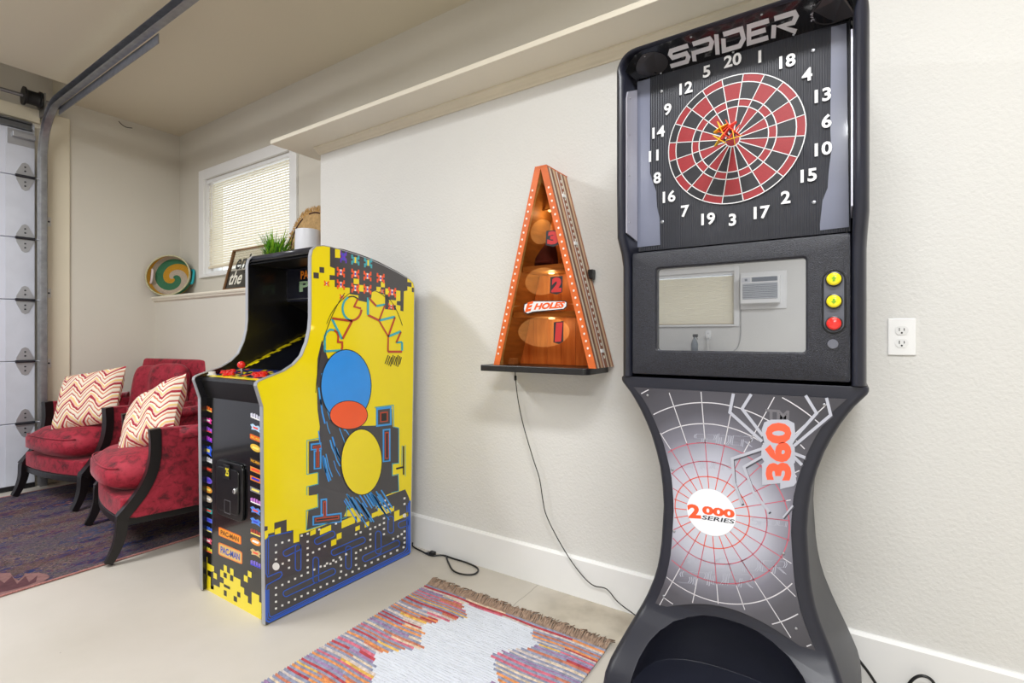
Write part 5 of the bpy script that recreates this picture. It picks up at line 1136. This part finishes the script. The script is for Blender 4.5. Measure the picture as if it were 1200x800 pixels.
def plant():
    c = Vector((-3.335, 2.045, ZL)); e = thing('potted_plant', 'bright green artificial grass plant in a small pot on the ledge', 'plant', c)
    MB().lathe([(.001,0),(.045,0),(.06,.10),(.064,.10),(.064,.115),(.055,.115),(.053,.10),(.001,.095)], 20, Matrix.Translation(c)).build('pot', M('pale_pot', (222,220,214), .5), e, smooth=True, auto=40)
    rr = random.Random(8); mb = MB()
    for k in range(300):
        a = 2*pi*rr.random(); r = .045*math.sqrt(rr.random()); ln = rr.uniform(.16,.33); sp_ = rr.uniform(.15,1)*ln*.9; w = rr.uniform(.003,.0065)
        d = Vector((math.cos(a), math.sin(a), 0)); p0 = c+Vector((r*math.cos(a*3), r*math.sin(a*3), .10)); hh = math.sqrt(max(.001, ln*ln-sp_*sp_)); s_ = Vector((-d.y, d.x, 0))*w
        P = [p0, p0+d*sp_*.35+Vector((0,0,hh*.6)), p0+d*sp_+Vector((0,0,hh))]
        for p in P: p.y = min(max(p.y, 1.93), 2.17)
        n_ = d*.0012+Vector((0,0,.0012))
        mb.add([P[0]-s_*.6, P[0]+s_*.6, P[1]+s_, P[1]-s_, P[2], P[1]+n_], [(0,1,2,5),(0,5,3),(5,2,4),(3,5,4)], k % 3)
    o = mb.build('blades', [M('grass_green', (88,160,24), .6), M('grass_light', (140,196,40), .6), M('grass_dark', (48,112,24), .6)], e); o['kind'] = 'stuff'
plant()
def glass_sign():
    bl = pY(262, 338.5, 2.03); w, h = .60, .335; lean = math.radians(14)
    e = thing('framed_sign', 'wood framed glass sign with script lettering on the ledge, clear above and black below', 'sign', (bl.x+w/2, 2.03, ZL))
    def T(u, v, d=0): return (bl.x+u, 2.03+v*math.sin(lean)-d*math.cos(lean), ZL+.004+v*math.cos(lean)+d*math.sin(lean)*-1+.0)
    def slab(u0, u1, v0, v1, d0, d1, name, m, bev=0):
        mb = MB(); P = [T(u0,v0,d0),T(u1,v0,d0),T(u1,v1,d0),T(u0,v1,d0),T(u0,v0,d1),T(u1,v0,d1),T(u1,v1,d1),T(u0,v1,d1)]; mb.add(P, [(0,3,2,1),(4,5,6,7),(0,1,5,4),(1,2,6,5),(2,3,7,6),(3,0,4,7)]); return mb.build(name, m, e, bevel=bev)
    mw = M('walnut_frame', (120,84,50), .55, var=(10,.25)); f = .014
    slab(0, f, 0, h, -.012, .012, 'frame_side', mw); slab(w-f, w, 0, h, -.012, .012, 'frame_side', mw); slab(f, w-f, 0, f, -.012, .012, 'frame_side', mw); slab(f, w-f, h-f, h, -.012, .012, 'frame_side', mw)
    slab(f, w-f, h*.46, h-f, -.001, .001, 'clear_pane', MATS['clear_glass']); mk = slab(f, w-f, f, h*.46, -.001, .001, 'black_pane', M('sign_black', (28,28,26), .2, coat=.4))
    def word(txt, u, v, s, m, sx=1):
        mb = MB(); vv, ff = text2d(txt, s, offset=.02, shear=.18, sx=sx); mb.add([T(u+x, v+y, .002) for x, y in vv], ff); mb.build('lettering', m, e)
    word('enjoy', .085, h*.50, .17, M('sign_ink', (26,26,24), .4), .92); word('the', .045, .045, .15, M('sign_white', (226,222,208), .4), .92)
glass_sign()

# ================================================================== GARAGE DOOR AND ITS HARDWARE
def garage():
    XD = -5.10; yr = 1.185; zsec = [.035,.492,.951,1.408,1.866,2.325,2.735]
    m_door = M('door_enamel', (208,212,226), .45, var=(1.5,.02)); m_hinge = M('hinge_zinc', (176,178,184), .35, .55)
    e = thing('garage_door', 'pale grey sectional garage door with diamond hinges along its edge', 'garage door', (XD, -.6, 0))
    for z0, z1 in zip(zsec, zsec[1:]):
        MB().box(XD-.04, XD, -2.4, yr, z0+.002, z1-.002).build('section', m_door, e, bevel=.004)
        MB().box(XD, XD+.003, yr-.16, yr-.002, z0+.006, z1-.006).build('end_stile', M('stile_enamel', (200,204,216), .45), e)
    MB().box(XD-.04, XD, -2.4, yr, .002, .034).build('bottom_seal', m_black, e)
    for i, z in enumerate(zsec[1:-1]):
        yc = yr-.055; hm = m_hinge
        k = MB(); up = [(yc-.048,z+.004),(yc+.048,z+.004),(yc+.048,z+.028),(yc+.018,z+.095),(yc,z+.105),(yc-.018,z+.095),(yc-.048,z+.028)]
        k.prism(up, 'x', XD+.003, XD+.007); k.prism([(y, 2*z-q) for y, q in up], 'x', XD+.003, XD+.007)
        h = k.build('hinge', hm, e)
        MB().tube([(XD+.014, yc-.055, z), (XD+.014, yc+.052, z)], .010, 10).build('hinge_barrel', m_dsteel, h, smooth=True, auto=40)
        MB().tube([(XD+.014, yc+.05, z), (XD+.03, yr+.055, z)], .006, 8).build('roller_stem', m_steel, h, smooth=True)
        for dz in (.04,.07,-.04,-.07): MB().tube([(XD+.007, yc, z+dz), (XD+.010, yc, z+dz)], .006, 8).build('bolt', m_dsteel, h)
    tb = MB(); tb.box(XD+.003, XD+.05, yr-.13, yr-.005, 2.60, 2.635); t = tb.build('top_bracket', m_hinge, e, bevel=.003)
    MB().box(XD+.003, XD+.008, yr-.15, yr-.005, 2.55, 2.66).build('bracket_plate', m_hinge, t)
    MB().prism([(XD,2.67),(XD+.035,2.67),(XD+.035,2.685),(XD+.012,2.69),(XD+.012,2.715),(XD+.03,2.72),(XD+.03,2.732),(XD,2.732)], 'y', -2.4, yr-.02).build('top_strut', M('strut_steel', (110,112,116), .4, .7), e)
    # tracks
    tr = thing('door_track', 'galvanised garage door track curving from the wall onto the ceiling', 'track', (-5.05, 1.235, 0))
    Yt = 1.225; R = .36; ztr = 2.83; Xv = -5.055
    path = [(Xv, z) for z in (.01, .6, 1.2, 1.8, ztr-R)]+[(Xv+R*(1-math.cos(a)), ztr-R+R*math.sin(a)) for a in [pi/2*k/12 for k in range(1, 13)]]+[(-4.2,ztr+.002),(-3.2,ztr+.006),(-1.2,ztr+.012)]
    def sweep(path, prof):
        rings = []
        for i, (x, z) in enumerate(path):
            a = Vector(path[max(i-1,0)]); b = Vector(path[min(i+1,len(path)-1)]); t = (b-a).normalized(); n = Vector((t.y, -t.x)); rings.append([(x+n.x*o, y, z+n.y*o) for o, y in prof])
        return MB().loft(rings)
    prof = [(-.026,Yt-.03),(-.028,Yt-.022),(-.026,Yt+.012),(-.012,Yt+.02),(.012,Yt+.02),(.026,Yt+.012),(.028,Yt-.022),(.026,Yt-.03),(.024,Yt-.022),(.023,Yt+.010),(.010,Yt+.017),(-.010,Yt+.017),(-.023,Yt+.010),(-.024,Yt-.022)]
    sweep(path, prof).build('channel', m_steel, tr, smooth=True, auto=40)
    sweep([(-4.80,ztr-.018),(-4.2,ztr-.018),(-3.17,ztr-.018)], [(.0,Yt+.021),(.055,Yt+.021),(.055,Yt+.025),(.0,Yt+.025)]).build('angle_plate', m_steel, tr)
    sweep([(-5.095, .02),(-5.095, 1.2),(-5.095, 2.45)], [(-.03,Yt+.02),(.03,Yt+.02),(.03,Yt+.026),(-.03,Yt+.026)]).build('wall_angle', m_dsteel, tr)
    for z in (2.02, 1.47, .93): 
        b = MB().box(XE+.02, XE+.03, 1.255, 1.285, z-.035, z+.035).build('wall_bracket', M('bracket_white', (214,212,206), .5, .1), tr, bevel=.003)
        MB().tube([(XE+.03, 1.27, z), (XE+.034, 1.27, z)], .007, 8).build('bolt', m_dsteel, b)
    # torsion shaft and cable drum
    sh = thing('torsion_shaft', 'steel torsion shaft with black cable drum above the garage door', 'shaft', (-5.0, 0, 2.87))
    MB().tube([(-5.02, -2.4, 2.90), (-5.02, 1.30, 2.90)], .0135, 10).build('rod', m_steel, sh, smooth=True, auto=40)
    Md = Matrix.Translation((-5.02, 1.10, 2.90)) @ Matrix.Rotation(-pi/2, 4, 'X')
    MB().lathe([(.0138,0),(.066,0),(.066,.012),(.054,.018),(.05,.03),(.05,.075),(.054,.086),(.062,.09),(.062,.102),(.0138,.102)], 24, Md).build('drum', M('drum_black', (22,22,26), .5), sh, smooth=True, auto=35)
    MB().box(XE+.002, -5.0, 1.215, 1.225, 2.80, 2.96).build('bearing_plate', m_steel, sh)
garage()
# header board over the garage door
struct(MB().box(XE, XE+.03, YB, 1.22, 2.76, 2.86).build('trim_6', m_trimb, bevel=.004))

# ================================================================== OUTLETS, CORDS, OPPOSITE WALL
def outlet(x, z, yface, s, label):
    e = thing('wall_outlet', label, 'outlet', (x, yface, z))
    y1, y2 = yface-s*.0005, yface-s*.006
    def bx(mb, a, b, ya, yb, c, d): return mb.box(a, b, min(ya, yb), max(ya, yb), c, d)
    mb = MB(); bx(mb, x-.0355, x+.0355, y1, y2, z-.058, z+.058); mb.build('cover_plate', m_white, e, bevel=.003)
    for dz in (.02, -.02):
        y3 = y2-s*.002; mb = MB(); mb.prism([(x+u*.0165, z+dz+v*.014) for u, v in [(-.75,-.8),(-.4,-1),(.4,-1),(.75,-.8),(1,-.3),(1,.3),(.75,.8),(.4,1),(-.4,1),(-.75,.8),(-1,.3),(-1,-.3)]], 'y', min(y2, y3), max(y2, y3)); r = mb.build('receptacle', M('outlet_face', (230,230,230), .4), e)
        y4 = y3-s*.0006
        for u, hh in ((-.006,.005),(.006,.004)): mb = MB(); bx(mb, x+u-.0011, x+u+.0011, y3, y4, z+dz+.003-hh, z+dz+.003+hh); mb.build('slot', m_black, r)
        mb = MB(); mb.prism(ell(x, z+dz-.0075, .0026, .0028, 10), 'y', min(y3, y4), max(y3, y4)); mb.build('slot', m_black, r)
    return e
o_ = pY(1056.5, 394.5, YW); outlet(o_.x, o_.z, YW, 1, 'white duplex outlet on the wall beside the dart machine')
def cord(name, label, pts, r=.0035, n=6):
    c = MB().tube(catmull(pts, n), r, 7).build(name, m_black, smooth=True); return tag(c, label, 'cord')
P = [pZ(x, y, .006) for x, y in ((484,640),(493,645),(505,650.5),(520,650),(535,652),(550,659),(560,666),(557,672),(545,673),(532,669),(526,660),(523,652))]
ec = thing('arcade_power_cord', 'black power cord looped on the floor beside the arcade cabinet', 'cord', (P[2].x, P[2].y, 0))
for p in P: p.y = min(p.y, 1.97)
MB().tube(catmull([(-1.93, 1.955, .03)]+P, 5), .0042, 7).build('cable', m_black, ec, smooth=True)
q = pZ(507, 651, .0); MB().prism(rrect(q.x-.018, q.x+.016, q.y-.012, q.y+.012, .006, 3), 'z', .002, .022).build('plug', m_black, ec, bevel=.003)
for d in (-.006, .006): MB().box(q.x-.038, q.x-.018, q.y+d-.001, q.y+d+.001, .008, .014).build('prong', m_steel, ec)
cord('dart_machine_power_cord', 'black power cord running down behind the dart machine pedestal', [tuple(v) for v in [(-.03,1.955,.26)]+[pY(x, y, 1.955) for x, y in ((985,740),(1003,768),(1018,788),(1030,806))]]+[(.12,1.94,.006),(.22,1.90,.006)], .0045)
cord('coiled_cable', 'black cable loop standing against the baseboard at the right edge', [tuple(pY(x, y, 1.962)) for x, y in ((1060,812),(1066,800),(1074,793),(1083,792),(1092,797),(1098,808),(1100,822))], .0045)
def air_conditioner():
    x0, x1, z0, z1 = -1.102, -.656, 1.55, 1.895; y = YB
    e = thing('air_conditioner', 'white wall air conditioner with grille, seen reflected in the dart machine screen', 'air conditioner', ((x0+x1)/2, y, z0))
    MB().box(-1.112, -.591, y+.0005, y+.02, 1.485, 1.95).build('surround', m_trim, e, bevel=.004)
    MB().box(x0, x1, y+.02, y+.13, z0, z1).build('housing', m_white, e, bevel=.012, seg=3)
    mg = M('grille_grey', (196,200,206), .5); md = M('grille_dark', (120,126,136), .5)
    MB().box(x0+.03, x1-.025, y+.13, y+.132, z0+.055, z1-.095).build('grille_backing', md, e)
    for k in range(9): z = z0+.06+k*.0215; MB().box(x0+.03, x1-.025, y+.132, y+.140, z, z+.012).build('louver', mg, e)
    MB().box(x0+.135, x1-.025, y+.13, y+.133, z1-.075, z1-.02).build('air_outlet', md, e)
    MB().box(x0+.02, x0+.12, y+.13, y+.134, z1-.08, z1-.018).build('control_panel', M('panel_white', (214,216,222), .4), e)
    MB().box(x0+.055, x0+.085, y+.134, y+.136, z1-.062, z1-.035).build('display', md, e)
air_conditioner()
oz = outlet(-1.51, 1.16, YB, -1, 'white outlet with plugged cord under the window reflected in the screen')
MB().box(-1.53, -1.49, YB+.009, YB+.04, 1.12, 1.165).build('charger', m_white, oz, bevel=.004)
MB().tube(catmull([(-1.51,YB+.03,1.12),(-1.51,YB+.035,1.05),(-1.50,YB+.05,.96),(-1.50,YB+.08,.925)], 5), .004, 6).build('charger_cord', m_white, oz, smooth=True)
def bench():
    e = thing('workbench', 'dark topped bench under the window reflected in the screen', 'bench', (-1.9, YB+.3, 0)); mw = M('bench_wood', (96,74,56), .6, var=(8,.2))
    MB().box(-2.6, -1.25, YB+.02, YB+.55, .88, .92).build('bench_top', m_dsteel, e, bevel=.003)
    for x in (-2.55, -1.31):
        for y in (YB+.04, YB+.49): MB().box(x, x+.05, y, y+.05, .001, .88).build('leg', mw, e)
    b = thing('spray_bottle', 'grey spray bottle standing on the bench reflected in the screen', 'bottle', (-1.64, YB+.2, .921)); c = Matrix.Translation((-1.64, YB+.2, .921))
    MB().lathe([(.001,0),(.04,0),(.044,.01),(.044,.12),(.03,.17),(.015,.19),(.015,.21),(.001,.21)], 18, c).build('bottle_body', M('bottle_grey', (120,128,136), .35), b, smooth=True, auto=50)
    MB().box(-1.66, -1.60, YB+.18, YB+.22, 1.131, 1.17).build('spray_head', m_dsteel, b, bevel=.006)
    MB().tube([(-1.612,YB+.2,1.135),(-1.605,YB+.2,1.10)], .005, 6).build('trigger', m_dsteel, b)
bench()
cw = MB().tube(catmull([(-1.11,YB+.012,1.55),(-1.112,YB+.012,1.35),(-1.115,YB+.012,1.15),(-1.15,YB+.012,1.0),(-1.22,YB+.03,.93)], 6), .004, 6).build('hanging_wire', M('grey_wire', (150,152,156), .5), smooth=True)
tag(cw, 'thin grey wire hanging below the reflected air conditioner', 'wire')

wr = MB().tube(catmull([tuple(pX(x, y, XE+.006)) for x, y in ((139,142),(143,146),(148,149),(155,150))], 5), .003, 6).build('wall_wire', m_black, smooth=True)
tag(wr, 'short dark wire sticking out high on the end wall', 'wire')
